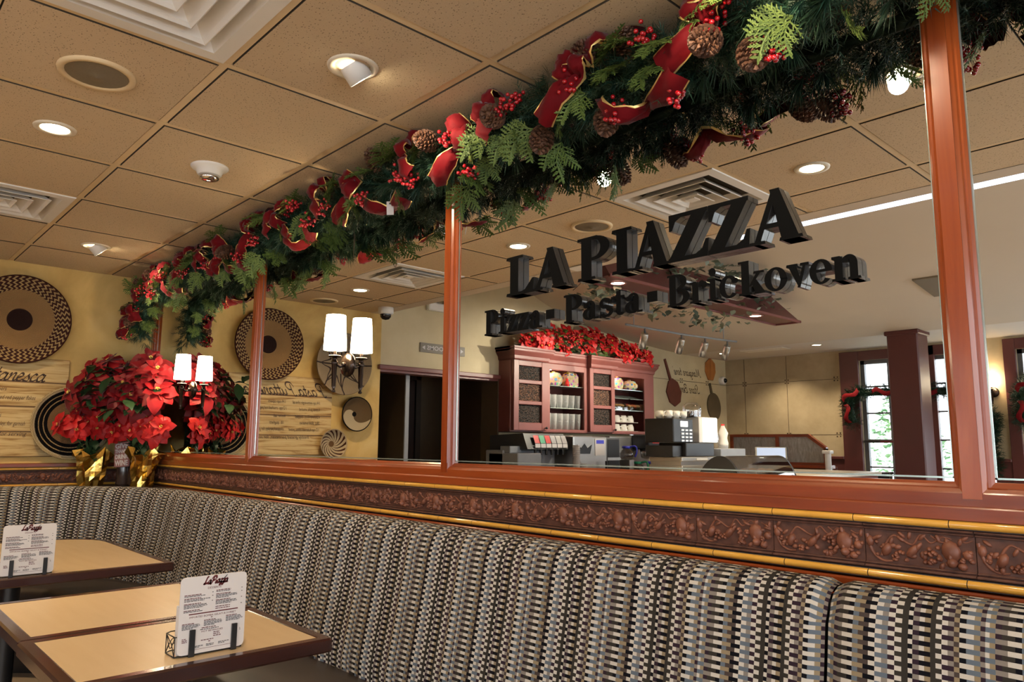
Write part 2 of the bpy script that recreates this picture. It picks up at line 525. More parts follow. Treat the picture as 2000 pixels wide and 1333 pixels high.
def basket_zigzag(R):
    t = NT('zigzag_woven_straw'); r, a = polar(t); q = t.m('DIVIDE', r, R)
    zig = t.m('PINGPONG', t.m('MULTIPLY', q, 24.0), 1.0)
    st = t.m('FRACT', t.m('ADD', t.m('MULTIPLY', a, 46.0), t.m('MULTIPLY', zig, 0.6)))
    rim = t.mix(t.m('LESS_THAN', st, 0.42), (0.060, 0.022, 0.018), (0.48, 0.33, 0.15))
    c = t.mix(t.m('GREATER_THAN', q, 0.68), TAN, rim)
    c = t.mix(t.m('LESS_THAN', q, 0.25), c, (0.035, 0.018, 0.016))
    c = t.mix(t.m('GREATER_THAN', q, 0.975), c, (0.06, 0.02, 0.015))
    t.col(weave(t, r, a, c, 0.009, 80)); return t.set(0.8, spec=0.05)


def basket_rings(R):
    t = NT('black_ringed_straw'); r, a = polar(t)
    w = t.noise(t.obj(), 40, 1)
    q = t.m('ADD', t.m('DIVIDE', r, R), t.m('MULTIPLY', t.m('SUBTRACT', w, 0.5), 0.012))
    c = t.ramp(q, [(0, (0.30, 0.165, 0.075)), (0.585, BLK), (0.675, TAN2), (0.70, BLK), (0.79, TAN2), (0.82, BLK), (0.905, CRM), (0.94, (0.55, 0.42, 0.22))], 'CONSTANT')
    t.col(weave(t, r, a, c, 0.010, 70)); return t.set(0.8, spec=0.05)


def basket_web(R):
    t = NT('grey_web_straw'); r, a = polar(t); q = t.m('DIVIDE', r, R)
    k = t.m('ABSOLUTE', t.m('SUBTRACT', t.m('FRACT', t.m('MULTIPLY', a, 8.0)), 0.5))
    arcs = t.m('ABSOLUTE', t.m('SUBTRACT', q, t.m('MULTIPLY_ADD', t.m('MULTIPLY', k, k), 1.5, 0.42)))
    sp = t.m('MULTIPLY', t.m('SUBTRACT', 0.5, k), q)
    line = t.m('MAXIMUM', t.m('LESS_THAN', arcs, 0.035), t.m('MULTIPLY', t.m('LESS_THAN', sp, 0.03), t.m('GREATER_THAN', q, 0.3)))
    c = t.mix(line, (0.30, 0.235, 0.16), (0.045, 0.035, 0.032))
    t.col(weave(t, r, a, c, 0.008, 70)); return t.set(0.8, spec=0.05)


def basket_swirl(R):
    t = NT('two_tone_swirl_straw'); r, a = polar(t); q = t.m('DIVIDE', r, R)
    f = t.m('FRACT', t.m('ADD', a, t.m('MULTIPLY', q, 0.30)))
    c = t.mix(t.m('LESS_THAN', t.m('FRACT', t.m('ADD', f, 0.17)), 0.40), (0.17, 0.115, 0.062), (0.66, 0.55, 0.37))
    c = t.mix(t.m('LESS_THAN', q, 0.14), c, BLK); c = t.mix(t.m('GREATER_THAN', q, 0.95), c, BLK)
    t.col(weave(t, r, a, c, 0.007, 60)); return t.set(0.8, spec=0.05)


def basket_spiral(R):
    t = NT('spiral_striped_straw'); r, a = polar(t); q = t.m('DIVIDE', r, R)
    f = t.m('FRACT', t.m('ADD', t.m('MULTIPLY', a, 14.0), t.m('MULTIPLY', q, 3.2)))
    c = t.mix(t.m('GREATER_THAN', f, t.m('SUBTRACT', 0.95, t.m('MULTIPLY', q, 0.45))), (0.66, 0.53, 0.34), (0.085, 0.03, 0.016))
    c = t.mix(t.m('GREATER_THAN', q, 0.93), c, (0.60, 0.46, 0.28)); c = t.mix(t.m('LESS_THAN', q, 0.2), c, (0.20, 0.11, 0.05))
    t.col(weave(t, r, a, c, 0.007, 50)); return t.set(0.8, spec=0.05)


# painted plank board
t = NT('painted_planks'); s_ = t.sep(t.obj()); v = t.obj((1, 2.2, 34))
n = t.noise(v, 1, 5, 0.62, 0.9); n2 = t.noise(t.obj((1, 3, 9)), 1, 3)
c = t.ramp(n, [(0.30, (0.16, 0.065, 0.018)), (0.40, (0.38, 0.235, 0.085)), (0.50, (0.56, 0.40, 0.18)), (0.70, (0.64, 0.50, 0.26))])
pl = t.m('FRACT', t.m('DIVIDE', s_[2], 0.1675))
edge = t.m('ABSOLUTE', t.m('SUBTRACT', pl, 0.5))
c = t.mix(t.m('MULTIPLY', t.m('GREATER_THAN', edge, 0.455), 0.6), c, (0.20, 0.085, 0.030))
c = t.mix(t.m('GREATER_THAN', edge, 0.487), c, (0.04, 0.02, 0.01))
t.col(c); M['board'] = t.set(0.6, spec=0.25)
# coffee beans behind glass, rough glass, hedge
t = NT('coffee_beans'); d = t.vor(t.obj((1, 1, 1.3)), 75.0); d2 = t.vor(t.obj(), 75.0, out=1)
t.col(t.ramp(d, [(0.0, (0.33, 0.185, 0.115)), (0.35, (0.115, 0.055, 0.033)), (0.6, (0.012, 0.007, 0.005))])); t.bump(d, 0.8, 0.01); M['beans'] = t.set(0.45, spec=0.2)
t = NT('beans_dark'); d = t.vor(t.obj((1, 1, 1.3)), 60.0)
t.col(t.ramp(d, [(0.0, (0.14, 0.085, 0.06)), (0.3, (0.05, 0.032, 0.025)), (0.6, (0.006, 0.005, 0.004))])); t.bump(d, 0.8, 0.01); M['beans_dk'] = t.set(0.5, spec=0.15)
t = NT('streaky_pane'); n = t.noise(t.obj((30, 30, 9)), 1, 5, 0.7, 1.0)
t.col(t.ramp(n, [(0.35, (0.26, 0.245, 0.22)), (0.62, (0.40, 0.385, 0.36)), (0.75, (0.55, 0.54, 0.52))])); M['streak'] = t.set(0.15)
M['hedge'] = leafy('pale_hedge_leaf', (0.10, 0.26, 0.12), (0.45, 0.62, 0.35), 0.6)  # leaves vary from mid to pale green
t = NT('painted_ceramic'); d = t.vor(t.obj(), 26.0, out=1); dd = t.vor(t.obj(), 26.0)
t.col(t.mix(t.m('LESS_THAN', dd, 0.48), (0.66, 0.55, 0.34), t.mix(0.5, d, (0.30, 0.12, 0.03), 'MULTIPLY'))); M['ceramic'] = t.set(0.15, coat=0.6)
M['pizza'] = plain('wood_peel_red_brown', (0.13, 0.028, 0.018), 0.45, var=0.2)
M['peel2'] = wood('orange_wood_peel', (0.30, 0.10, 0.025), (0.55, 0.23, 0.06), 'z', rough=0.4, coat=0.2)
M['peel3'] = plain('olive_peel', (0.115, 0.088, 0.052), 0.5, var=0.15)
M['pastry'] = plain('brown_pastry', (0.42, 0.21, 0.07), 0.6, var=0.4, scale=40)
M['red_plastic'] = plain('red_plastic', (0.60, 0.02, 0.02), 0.35)
M['green_plastic'] = plain('green_plastic', (0.03, 0.35, 0.18), 0.3)
M['blue_plastic'] = plain('blue_plastic', (0.05, 0.06, 0.55), 0.3)
M['sign_grey'] = plain('grey_sign', (0.19, 0.165, 0.13), 0.5, var=0.06)
M['sign_pink'] = plain('pink_grey_sign', (0.30, 0.13, 0.125), 0.6, var=0.2, scale=18)
M['vase'] = plain('dark_brown_ceramic', (0.055, 0.033, 0.026), 0.18, var=0.2, coat=0.4)
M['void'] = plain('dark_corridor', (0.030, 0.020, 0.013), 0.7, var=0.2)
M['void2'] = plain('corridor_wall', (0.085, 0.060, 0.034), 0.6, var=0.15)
M['door_dk'] = plain('dark_brown_door', (0.028, 0.012, 0.008), 0.45, var=0.2)
M['speaker'] = plain('speaker_grille', (0.17, 0.135, 0.085), 0.6, var=0.15, scale=150)
M['dome'] = plain('black_dome', (0.01, 0.01, 0.012), 0.05)
M['pane_sky'] = clear('door_glass', gl=0.02)


# ------------------------------------------------------------------ writing
CUR = {  # brush script, x-height 1
 'a': (1.05, [[(.75,.85),(.45,1),(.1,.6),(.15,.1),(.4,0),(.7,.35),(.87,1)], [(.87,1),(.76,.3),(.86,0),(1.12,.15)]]),
 's': (.82, [[(0,.08),(.45,.9),(.52,1.02),(.5,.78),(.68,.35),(.55,0),(.2,.02),(.12,.2)]]),
 't': (.62, [[(.42,1.75),(.2,.3),(.3,0),(.62,.15)], [(.02,1.05),(.65,1.1)]]),
 'u': (.98, [[(.12,1),(.05,.3),(.2,0),(.5,.15),(.78,1)], [(.78,1),(.68,.25),(.8,0),(1.02,.15)]]),
 'n': (.98, [[(.02,.75),(.2,1),(.2,.6),(.12,0)], [(.2,.4),(.5,.95),(.72,.95),(.68,.3),(.78,0),(1.02,.15)]]),
 'e': (.78, [[(.05,.4),(.6,.65),(.55,1),(.3,1),(.08,.5),(.2,.02),(.5,.02),(.8,.25)]]),
 'c': (.76, [[(.65,.82),(.42,1),(.1,.6),(.15,.08),(.42,0),(.76,.25)]]),
 'g': (1.0, [[(.75,.85),(.45,1),(.1,.6),(.15,.1),(.4,0),(.7,.35),(.87,1)], [(.87,1),(.7,-.4),(.35,-.9),(.08,-.6),(.5,-.15),(1.02,.2)]]),
 'z': (.8, [[(.1,.9),(.4,1.0),(.7,.9),(.1,.05)], [(.1,.05),(.5,.1),(.55,-.5),(.25,-.75),(.2,-.4),(.8,.2)]]),
 'i': (.48, [[(.15,1),(.08,.2),(.2,0),(.5,.15)], [(.26,1.4),(.28,1.48)]]),
 'r': (.68, [[(.02,.8),(.2,1.05),(.2,.6),(.12,0)], [(.18,.5),(.4,.95),(.66,.95)]]),
 'b': (.88, [[(.1,.8),(.38,1.9),(.2,.2),(.35,0),(.7,.2),(.75,.8),(.45,1),(.25,.7)]]),
 'P': (1.45, [[(.55,1.9),(.35,.6),(.1,-.1),(-.35,0)], [(-.1,1.4),(.35,2.1),(1.1,2.15),(1.35,1.6),(.95,1),(.45,.95)]]),
 'L': (1.3, [[(.9,1.9),(.6,2.1),(.45,1.2),(.3,.1),(0,.1),(.3,-.05),(.8,.1),(1.25,.15)]]),
 'M': (1.85, [[(-.2,.1),(.1,0),(.5,2)], [(.5,2),(.8,.2)], [(.8,.2),(1.5,2)], [(1.5,2),(1.45,.1),(1.75,.1)]]),
 'S': (1.15, [[(1,1.7),(.8,2.1),(.35,1.8),(.5,1.2),(.85,.7),(.6,.05),(0,.05),(-.1,.4)]]),
 'B': (1.3, [[(.42,2),(.15,0)], [(0,1.7),(.5,2.1),(1.1,1.8),(.9,1.2),(.45,1.1)], [(.45,1.1),(1.1,.9),(1.05,.1),(.4,-.05),(0,.2)]]),
 ' ': (.7, []), "'": (.35, [[(.2,2),(.15,1.7)]]),
}


def script(mb, text, w, x0, z0, M4, mi=0, slant=0.28, nib=0.14, hair=0.045, lift=0.0006):
    """brush lettering w wide, on the local x,z plane facing local -y"""
    adv = sum(CUR[c][0] for c in text); k = w/adv
    x = 0.0
    ang = radians(40)
    for ch in text:
        a, strokes = CUR[ch]
        for stp in strokes:
            P = crom([(q[0]+x+slant*q[1], q[1], 0) for q in stp], 5)
            rows = []
            for i, p in enumerate(P):
                d = (P[min(i+1, len(P)-1)]-P[max(i-1, 0)])
                if d.length < 1e-6: d = Vector((1, 0, 0))
                d.normalize(); nrm = Vector((-d.y, d.x, 0))
                wd = hair + nib*abs(d.x*sin(-ang-pi/2)-d.y*cos(-ang-pi/2))
                rows.append([(p+nrm*wd/2), (p-nrm*wd/2)])
            vs = []; fs = []
            for r in rows:
                for q in r: vs.append(M4 @ Vector((x0+q.x*k, -lift, z0+q.y*k)))
            for i in range(len(rows)-1):
                fs.append((2*i, 2*i+1, 2*i+3, 2*i+2))
            mb.add(vs, fs, mi)
        x += a
    return k


def type_(mb, text, size, M4, mi=0, shear=0.0, align='LEFT', width=None, bold=0.0, squeeze=1.0, depth=0.0):
    """upright lettering from Blender's built-in face, on the local x,z plane facing local -y"""
    cu = bpy.data.curves.new('lettering', 'FONT'); cu.body = text; cu.size = size; cu.shear = shear; cu.align_x = align
    cu.offset = bold; cu.resolution_u = 2; cu.extrude = depth
    o = bpy.data.objects.new('lettering', cu); COL.objects.link(o)
    dg = bpy.context.evaluated_depsgraph_get()
    me = bpy.data.meshes.new_from_object(o.evaluated_get(dg))
    xs = [v.co.x for v in me.vertices]
    sx = squeeze
    if width and xs: sx = width/(max(xs)-min(xs))
    R = M4 @ Matrix.Diagonal((sx, 1, 1, 1)) @ Matrix.Rotation(pi/2, 4, 'X')
    mb.add([R @ v.co for v in me.vertices], [tuple(p.vertices) for p in me.polygons], mi)
    bpy.data.objects.remove(o); bpy.data.meshes.remove(me); bpy.data.curves.remove(cu)


def front(x, y, z, rz=0.0):
    return Matrix.Translation((x, y, z)) @ Matrix.Rotation(rz, 4, 'Z')


# heavy serif capitals and small letters in a unit box (x 0..1, z 0..1), as overlapping convex pieces
def band(cx, cy, rx, ry, ix, iy, a0, a1, n=14):
    out = []
    for i in range(n):
        a = radians(a0+(a1-a0)*i/n); b = radians(a0+(a1-a0)*(i+1)/n)
        out.append([(cx+ix*cos(a), cy+iy*sin(a)), (cx+rx*cos(a), cy+ry*sin(a)), (cx+rx*cos(b), cy+ry*sin(b)), (cx+ix*cos(b), cy+iy*sin(b))])
    return out


def bar(x0, y0, x1, y1): return [(x0, y0), (x1, y0), (x1, y1), (x0, y1)]


def serif(xc, w, y, h): return [(xc-w/2, y), (xc+w/2, y), (xc+w/2*.92, y+h), (xc-w/2*.92, y+h)]


def glyph(c):
    if c == 'L':
        return [bar(.14, 0, .44, 1), serif(.30, .60, 0, .07), serif(.30, .62, .93, .07), bar(.14, 0, .95, .07),
                [(.62, .05), (.95, .0), (1, .36), (.93, .36)], [(.5, .06), (.8, .06), (.95, .30), (.86, .16)]]
    if c == 'A':
        return [[(.08, 0), (.20, 0), (.55, .93), (.46, .99)], [(.42, 1), (.60, 1), (.95, 0), (.62, 0)], bar(.24, .27, .70, .36),
                serif(.15, .32, 0, .06), serif(.79, .44, 0, .06)]
    if c == 'P':
        return [bar(.12, 0, .44, 1), serif(.28, .56, 0, .07), bar(0, .93, .6, 1)] + band(.50, .72, .48, .28, .20, .205, -90, 90) + [bar(.4, .44, .52, .515), bar(.4, .925, .52, 1)]
    if c == 'I':
        return [bar(.24, 0, .76, 1), serif(.5, 1, 0, .07), serif(.5, 1, .93, .07)]
    if c == 'Z':
        return [bar(.04, .91, .98, 1), bar(.02, 0, .96, .09), [(.02, .04), (.38, .04), (.98, .96), (.62, .96)],
                [(.04, 1), (.04, .66), (.12, .66), (.2, .84), (.36, .92)], [(.96, 0), (1, .36), (.92, .36), (.84, .18), (.64, .07)]]
    if c == 'B':
        return [bar(.10, 0, .40, 1), serif(.24, .48, 0, .07), serif(.24, .48, .93, .07)] + band(.46, .75, .42, .25, .18, .17, -90, 90) + band(.46, .27, .52, .27, .22, .185, -90, 90) + [bar(.36, .92, .48, 1), bar(.36, .46, .50, .55), bar(.36, 0, .48, .085)]
    if c == 'i':
        return [bar(.26, 0, .74, .66), serif(.5, .98, 0, .07), [(.02, .60), (.74, .60), (.74, .67), (.02, .67)]] + band(.48, .86, .30, .13, .0, .0, 0, 360)
    if c == 'z':
        return [bar(.04, .58, .98, .66), bar(.02, 0, .96, .08), [(.02, .04), (.40, .04), (.98, .62), (.62, .62)], [(.04, .66), (.04, .42), (.14, .46), (.30, .60)],
                [(.96, 0), (1, .26), (.88, .22), (.7, .06)]]
    if c == 'a':
        return [bar(.50, .05, .80, .50), bar(.70, 0, 1.0, .07)] + band(.48, .47, .32, .20, .10, .13, 0, 165) + band(.40, .20, .40, .21, .13, .13, 60, 330) + band(.18, .50, .15, .085, 0, 0, 0, 360) + [[(.78, .07), (.5, .07), (.5, .16), (.8, .16)]]
    if c == 's':
        return band(.46, .48, .42, .19, .16, .10, 25, 270) + band(.52, .19, .46, .19, .18, .10, -155, 90) + [[(.3, .42), (.55, .22), (.8, .30), (.5, .44)], bar(.82, .46, .90, .66), bar(.06, 0, .14, .22)]
    if c == 't':
        return [bar(.28, .12, .66, .82), bar(.02, .58, .98, .66), [(.28, .66), (.66, .86), (.55, .86), (.2, .66)]] + band(.62, .14, .36, .15, .0, .06, 180, 330)
    if c == 'r':
        return [bar(.16, 0, .52, .64), serif(.34, .68, 0, .07), bar(0, .59, .4, .66)] + band(.70, .44, .30, .23, .05, .1, 25, 165) + band(.82, .54, .18, .10, 0, 0, 0, 360)
    if c == 'c':
        return band(.52, .33, .50, .34, .20, .26, 38, 318, 18) + band(.80, .50, .17, .09, 0, 0, 0, 360)
    if c == 'k':
        return [bar(.12, 0, .42, 1), serif(.26, .54, 0, .07), bar(0, .93, .4, 1), [(.40, .24), (.50, .24), (.86, .62), (.70, .62)], serif(.78, .42, .59, .07),
                [(.48, .38), (.68, .42), (1.0, .04), (.64, .04)], serif(.80, .42, 0, .07)]
    if c == 'o':
        return band(.5, .33, .5, .34, .20, .27, 0, 360, 26)
    if c == 'v':
        return [[(.08, .62), (.44, .62), (.66, .10), (.52, 0)], [(.74, .62), (.86, .62), (.60, 0), (.46, 0)], serif(.26, .52, .59, .07), serif(.80, .40, .59, .07)]
    if c == 'e':
        return band(.5, .33, .5, .34, .20, .27, 0, 320, 22) + [bar(.2, .32, .94, .40)]
    if c == 'n':
        return [bar(.10, 0, .38, .64), serif(.23, .48, 0, .07), bar(0, .59, .3, .66), bar(.62, 0, .90, .44), serif(.77, .46, 0, .07)] + band(.60, .42, .30, .25, .02, .13, 0, 165)
    if c == '-':
        return [bar(0, .26, 1, .60)]
# ------------------------------------------------------------------ the room
GX = [-2.303-0.61*i for i in range(-9, 6)]
GX = sorted([x for x in GX if WX+0.05 < x < 2.6])
GY = [0.25, 0.8595, 1.4695]
EDGE = -0.07
# floor
b = MB(); b.box((WX-2.2, -6.4, -0.08), (2.7, 2.0, 0)); struct(b.build('floor', M['floor']))
# tiled ceiling
b = MB(); xs = [WX]+GX+[2.6]; ys = [EDGE]+GY+[MIR]
DIFF = [(-2.303, 0.25), (-4.743, 0.25)]
for i in range(len(xs)-1):
    for j in range(len(ys)-1):
        if any(abs(xs[i]-dx) < 0.02 and abs(ys[j]-dy) < 0.02 for dx, dy in DIFF): continue
        a0 = 0.0178 if i else 0.004; a1 = 0.0178 if i < len(xs)-2 else 0.004
        c0 = 0.0178 if j else 0.004; c1 = 0.0178 if j < len(ys)-2 else 0.004
        X_, Y_, Z_ = (xs[i]+a0, xs[i+1]-a1), (ys[j]+c0, ys[j+1]-c1), (CZ-0.004, CZ+0.03)
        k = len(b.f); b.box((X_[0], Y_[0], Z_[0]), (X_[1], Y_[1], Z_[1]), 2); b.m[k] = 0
for x in GX: b.box((x-0.0135, EDGE, CZ-0.0005), (x+0.0135, MIR, CZ+0.02), 1)
for y in GY: b.box((WX, y-0.0135, CZ-0.0002), (2.6, y+0.0135, CZ+0.02), 1)
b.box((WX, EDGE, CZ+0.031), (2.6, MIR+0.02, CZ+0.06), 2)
struct(b.build('ceiling', [M['tile'], M['tbar'], M['gap_shade']]))
b = MB(); b.box((WX, -0.19, CZ-0.006), (2.6, EDGE, CZ+0.06)); b.box((WX, -0.21, CZ+0.0), (2.6, -0.19, 4.1))
struct(b.build('ceiling_border', M['drywall']))
# vault over the counter, low soffit over the windows
prof = crom([(-0.21, 3.95), (-1.36, 3.36), (-2.22, 2.98), (-2.96, 2.76), (-3.96, 2.635), (-5.16, 2.56)], 5)
b = MB(); b.grid([[(x, p[0], p[1]) for p in prof] for x in (WX, -3.0, 0.0, 2.6)])
struct(b.build('ceiling_vault', M['vault']))
b = MB(); b.box((WX, -6.4, 2.56), (2.6, -5.16, 2.7)); struct(b.build('ceiling_soffit', M['soffit']))
# mirror wall
b = MB(); b.box((WX-0.15, MIR+0.012, 0), (2.7, MIR+0.16, CZ+0.06)); struct(b.build('wall_north', M['plaster']))
# end wall with the corridor opening
DO = (-1.70, -0.19, 2.0)
b = MB(); q = MB()
b.box((WX-0.15, DO[1], 0), (WX, MIR+0.012, 4.2)); q.box((WX-0.15, -6.4, 0), (WX, -4.21, 4.2)); q.box((WX-0.15, -4.21, 0), (WX, DO[0], 1.425)); q.box((WX-0.15, -4.21, 2.225), (WX, DO[0], 4.2)); q.box((-6.18, -4.21, 1.3), (-6.145, DO[0], 2.35)); q.box((WX-0.15, DO[0], DO[2]), (WX, DO[1], 4.2))
struct(b.build('wall_west', M['plaster'])); struct(q.build('wall_bar', M['cream']))
b = MB()
b.box((-7.3, DO[1]+0.12, 0), (WX-0.15, DO[1]+0.2, 2.4)); b.box((-7.3, DO[0]-0.3, 0), (WX-0.15, DO[0]-0.22, 2.4))
b.box((-7.3, DO[0]-0.3, 0), (-7.22, DO[1]+0.2, 2.4)); b.box((-7.3, DO[0]-0.3, 2.25), (WX-0.15, DO[1]+0.2, 2.33))
b.box((-6.2, -1.688, 0), (WX+.001, -1.676, DO[2]+.02))
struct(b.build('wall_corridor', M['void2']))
b = MB(); b.box((WX-0.02, DO[0]-0.02, DO[2]-0.01), (WX+0.035, DO[1]+0.03, DO[2]+0.035), bev=0.006); b.box((WX-0.15, DO[0]-0.0, DO[2]-0.03), (WX, DO[1], DO[2]-0.0))
struct(b.build('trim_9', M['maroon2']))
# corridor door
d = empty('door_2', (-7.2, -1.05, 0)); d['kind'] = 'structure'
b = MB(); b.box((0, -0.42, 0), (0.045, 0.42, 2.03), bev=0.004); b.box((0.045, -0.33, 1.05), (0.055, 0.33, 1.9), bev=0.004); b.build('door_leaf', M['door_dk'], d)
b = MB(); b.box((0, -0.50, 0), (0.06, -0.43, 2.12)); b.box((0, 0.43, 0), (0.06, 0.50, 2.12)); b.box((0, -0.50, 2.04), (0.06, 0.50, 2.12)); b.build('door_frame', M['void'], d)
b = MB(); b.cyl((0.05, 0.34, 1.0), (0.10, 0.34, 1.0), 0.014); b.ball((0.11, 0.34, 1.0), 0.028); b.build('door_knob', M['steel'], d)
# open leaf seen edge-on in the corridor
d = empty('door_3', (WX-0.16, -0.62, 0)); d['kind'] = 'structure'
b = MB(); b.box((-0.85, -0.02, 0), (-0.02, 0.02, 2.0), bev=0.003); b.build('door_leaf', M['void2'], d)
b = MB(); b.box((-0.018, -0.024, 0), (0, 0.024, 2.0), bev=0.003); b.build('door_edge', M['grey'], d)

# window wall
Z0, Z1 = 0.35, 2.41
OPEN = [(-3.97, -3.30), (-3.13, -2.70), (-2.22, -1.30), (-0.70, 0.55), (1.0, 2.2)]
YS = -6.26
b = MB(); x = WX
for a, c in OPEN:
    b.box((x, YS-0.16, 0), (a, YS, 2.6)); b.box((a, YS-0.16, 0), (c, YS, Z0)); b.box((a, YS-0.16, Z1), (c, YS, 2.6)); x = c
b.box((x, YS-0.16, 0), (2.7, YS, 2.6))
struct(b.build('wall_south', M['panel']))
b = MB()
def casing(a, c, w):
    b.box((a-w, YS, 0), (a, YS+0.04, 2.53), bev=0.004); b.box((c, YS, 0), (c+w, YS+0.04, 2.53), bev=0.004)
    b.box((a, YS, Z1), (c, YS+0.04, 2.53), bev=0.004); b.box((a, YS, Z0-0.2), (c, YS+0.05, Z0), bev=0.004)
casing(-3.97, -3.30, 0.24); casing(-3.13, -2.70, 0.10); casing(-2.22, -1.30, 0.12); casing(-0.7, 0.55, 0.12); casing(1.0, 2.2, 0.12)
struct(b.build('trim_8', M['maroon']))
b = MB()
for x0, x1 in ((WX, -4.21), (-2.60, -2.34), (-1.18, -0.82), (0.67, 0.88), (2.32, 2.6)):
    b.box((x0, YS, 0), (x1, YS+0.025, 1.13)); b.box((x0, YS, 1.13), (x1, YS+0.05, 1.17), bev=0.006)
    if x1-x0 > 0.3: b.box((x0+0.1, YS+0.025, 0.2), (x1-0.1, YS+0.035, 1.03), bev=0.005)
struct(b.build('trim_7', M['maroon']))
b = MB()
def dots(p, ax, lo=0.022):
    for i in (-1, 1):
        for k in (-1, 1):
            if ax == 'y':
                c = (p[0]+i*lo, p[1], p[2]+k*lo); b.cyl(c, (c[0], c[1]+0.006, c[2]), 0.0085, n=8)
            else:
                c = (p[0], p[1]+i*lo, p[2]+k*lo); b.cyl(c, (c[0]+0.006, c[1], c[2]), 0.0085, n=8)
for x in (-5.62, -4.97, -4.28):
    for z in (2.19, 1.45): dots((x, YS, z), 'y')
    if x < -4.5: b.box((x-0.0025, YS, 1.2), (x+0.0025, YS+0.002, 2.55))
for z in (2.19, 1.45): b.box((WX, YS, z-0.0025), (-4.24, YS+0.002, z+0.0025))
for y in (-5.10, -5.75):
    for z in (2.19, 1.45): dots((WX, y, z), 'x')
b.box((WX, YS, 2.187), (WX+0.002, -4.2, 2.192))
struct(b.build('trim_6', M['ink_brown']))


def sash(name, a, c, z0, z1, cols, rows, y=YS-0.07):
    w = empty(name, ((a+c)/2, y, z0)); w['kind'] = 'structure'
    h = (c-a)/2; H = z1-z0
    f = MB()
    f.box((-h, -0.03, 0), (-h+0.05, 0.03, H)); f.box((h-0.05, -0.03, 0), (h, 0.03, H)); f.box((-h, -0.03, H-0.05), (h, 0.03, H)); f.box((-h, -0.03, 0), (h, 0.03, 0.06))
    for i in range(1, cols): f.box((-h+2*h*i/cols-0.01, -0.015, 0.05), (-h+2*h*i/cols+0.01, 0.015, H-0.05))
    for i in range(1, rows): f.box((-h+0.05, -0.0155, H*i/rows-0.01), (h-0.05, 0.0155, H*i/rows+0.01))
    f.build('window_frame', M['steel_dk'], w)
    f = MB(); f.box((-h+0.05, -0.003, 0.06), (h-0.05, 0.003, H-0.05)); f.build('glass', M['winglass'], w)
    return w
for i, (a, c) in enumerate(OPEN): sash('window_%d' % (i+1), a, c, Z0, Z1, 2, 6)
b = MB(); b.box((-3.95, YS-0.02, 1.345), (-3.32, YS+0.03, 1.375), 0); b.box((-3.75, YS-0.021, 1.35), (-3.35, YS+0.032, 1.37), 1)
struct(b.build('door_bar', [M['black'], M['ink_red']]))
# east wall with two big windows on the daylight side
EX = 2.6
EO = [(-4.9, -3.0), (-2.4, -0.5), (0.0, 1.3)]
b = MB(); y = -6.4
for a, c in EO:
    b.box((EX, y, 0), (EX+0.16, a, 4.2)); b.box((EX, a, 0), (EX+0.16, c, 0.8)); b.box((EX, a, 2.35), (EX+0.16, c, 4.2)); y = c
b.box((EX, y, 0), (EX+0.16, 2.0, 4.2)); struct(b.build('wall_east', M['plaster']))
# column by the windows
b = MB(); b.box((-3.15, -5.32, 0), (-2.83, -5.0, 2.57), bev=0.012); b.box((-3.17, -5.34, 2.52), (-2.81, -4.98, 2.57), bev=0.01); b.box((-3.18, -5.35, 0), (-2.80, -4.97, 0.2), bev=0.01)
struct(b.build('column', M['maroon']))

# ------------------------------------------------------------------ mirror panes, frame, rail, tile border
POST = [-5.905, -4.115, -2.308, -0.502, 1.31]
ZB = 1.226
PL = [("tall wall mirror pane nearest the corner, showing red poinsettias", "leftmost wall mirror pane beside the corner"),
      ("tall wall mirror pane showing the woven baskets and dark corridor opening", ""),
      ("wide wall mirror pane behind the black raised lettering", ""),
      ("wall mirror pane right of the last wooden post, mostly out of frame", "")]
for i in range(4):
    x0 = POST[i]+0.030; x1 = POST[i+1]-0.030
    m = empty('wall_mirror', ((x0+x1)/2, MIR, ZB))
    h = (x1-x0)/2
    g = MB(); g.add([(-h-.02, 0, -.02), (h+.02, 0, -.02), (h+.02, 0, CZ-ZB-.005), (-h-.02, 0, CZ-ZB-.005)], [(0, 1, 2, 3)]); g.box((-h-.02, 0.001, -.02), (h+.02, 0.006, CZ-ZB-.005)); g.build('glass', M['mirror'], m)
    g = MB(); w = 0.004
    g.box((-h+.008, -0.0012, .006), (-h+.008+w, -0.0004, 1.28)); g.box((h-.008-w, -0.0012, .006), (h-.008, -0.0004, 1.28)); g.box((-h+.008, -0.0012, .006), (h-.008, -0.0004, .006+w))
    g.build('edge_strip', M['edge_glass'], m)
    tag(m, PL[i][0], 'mirror', 'mirror panes along the bench wall')
# moulded posts
def post(xc, name, half=False):
    b = MB()
    pr = [(-0.0385, 0), (-0.0385, -0.006), (-0.033, -0.012), (-0.028, -0.013), (-0.026, -0.019), (-0.0185, -0.025), (-0.0185, -0.028), (0.0185, -0.028), (0.0185, -0.025), (0.026, -0.019), (0.028, -0.013), (0.033, -0.012), (0.0385, -0.006), (0.0385, 0)]
    if half: pr = pr[6:] ; pr = [(-0.022, 0), (-0.022, -0.028)] + pr
    z0 = ZB-0.035
    for k in range(len(pr)-1):
        a, c = pr[k], pr[k+1]
        b.add([(xc+a[0], MIR+a[1], z0), (xc+c[0], MIR+c[1], z0), (xc+c[0], MIR+c[1], CZ-.003), (xc+a[0], MIR+a[1], CZ-.003)], [(0, 1, 2, 3)])
    struct(b.build(name, M['wood_z']))
for i, x in enumerate(POST): post(x, 'trim_%d' % (i+10), i == 0)
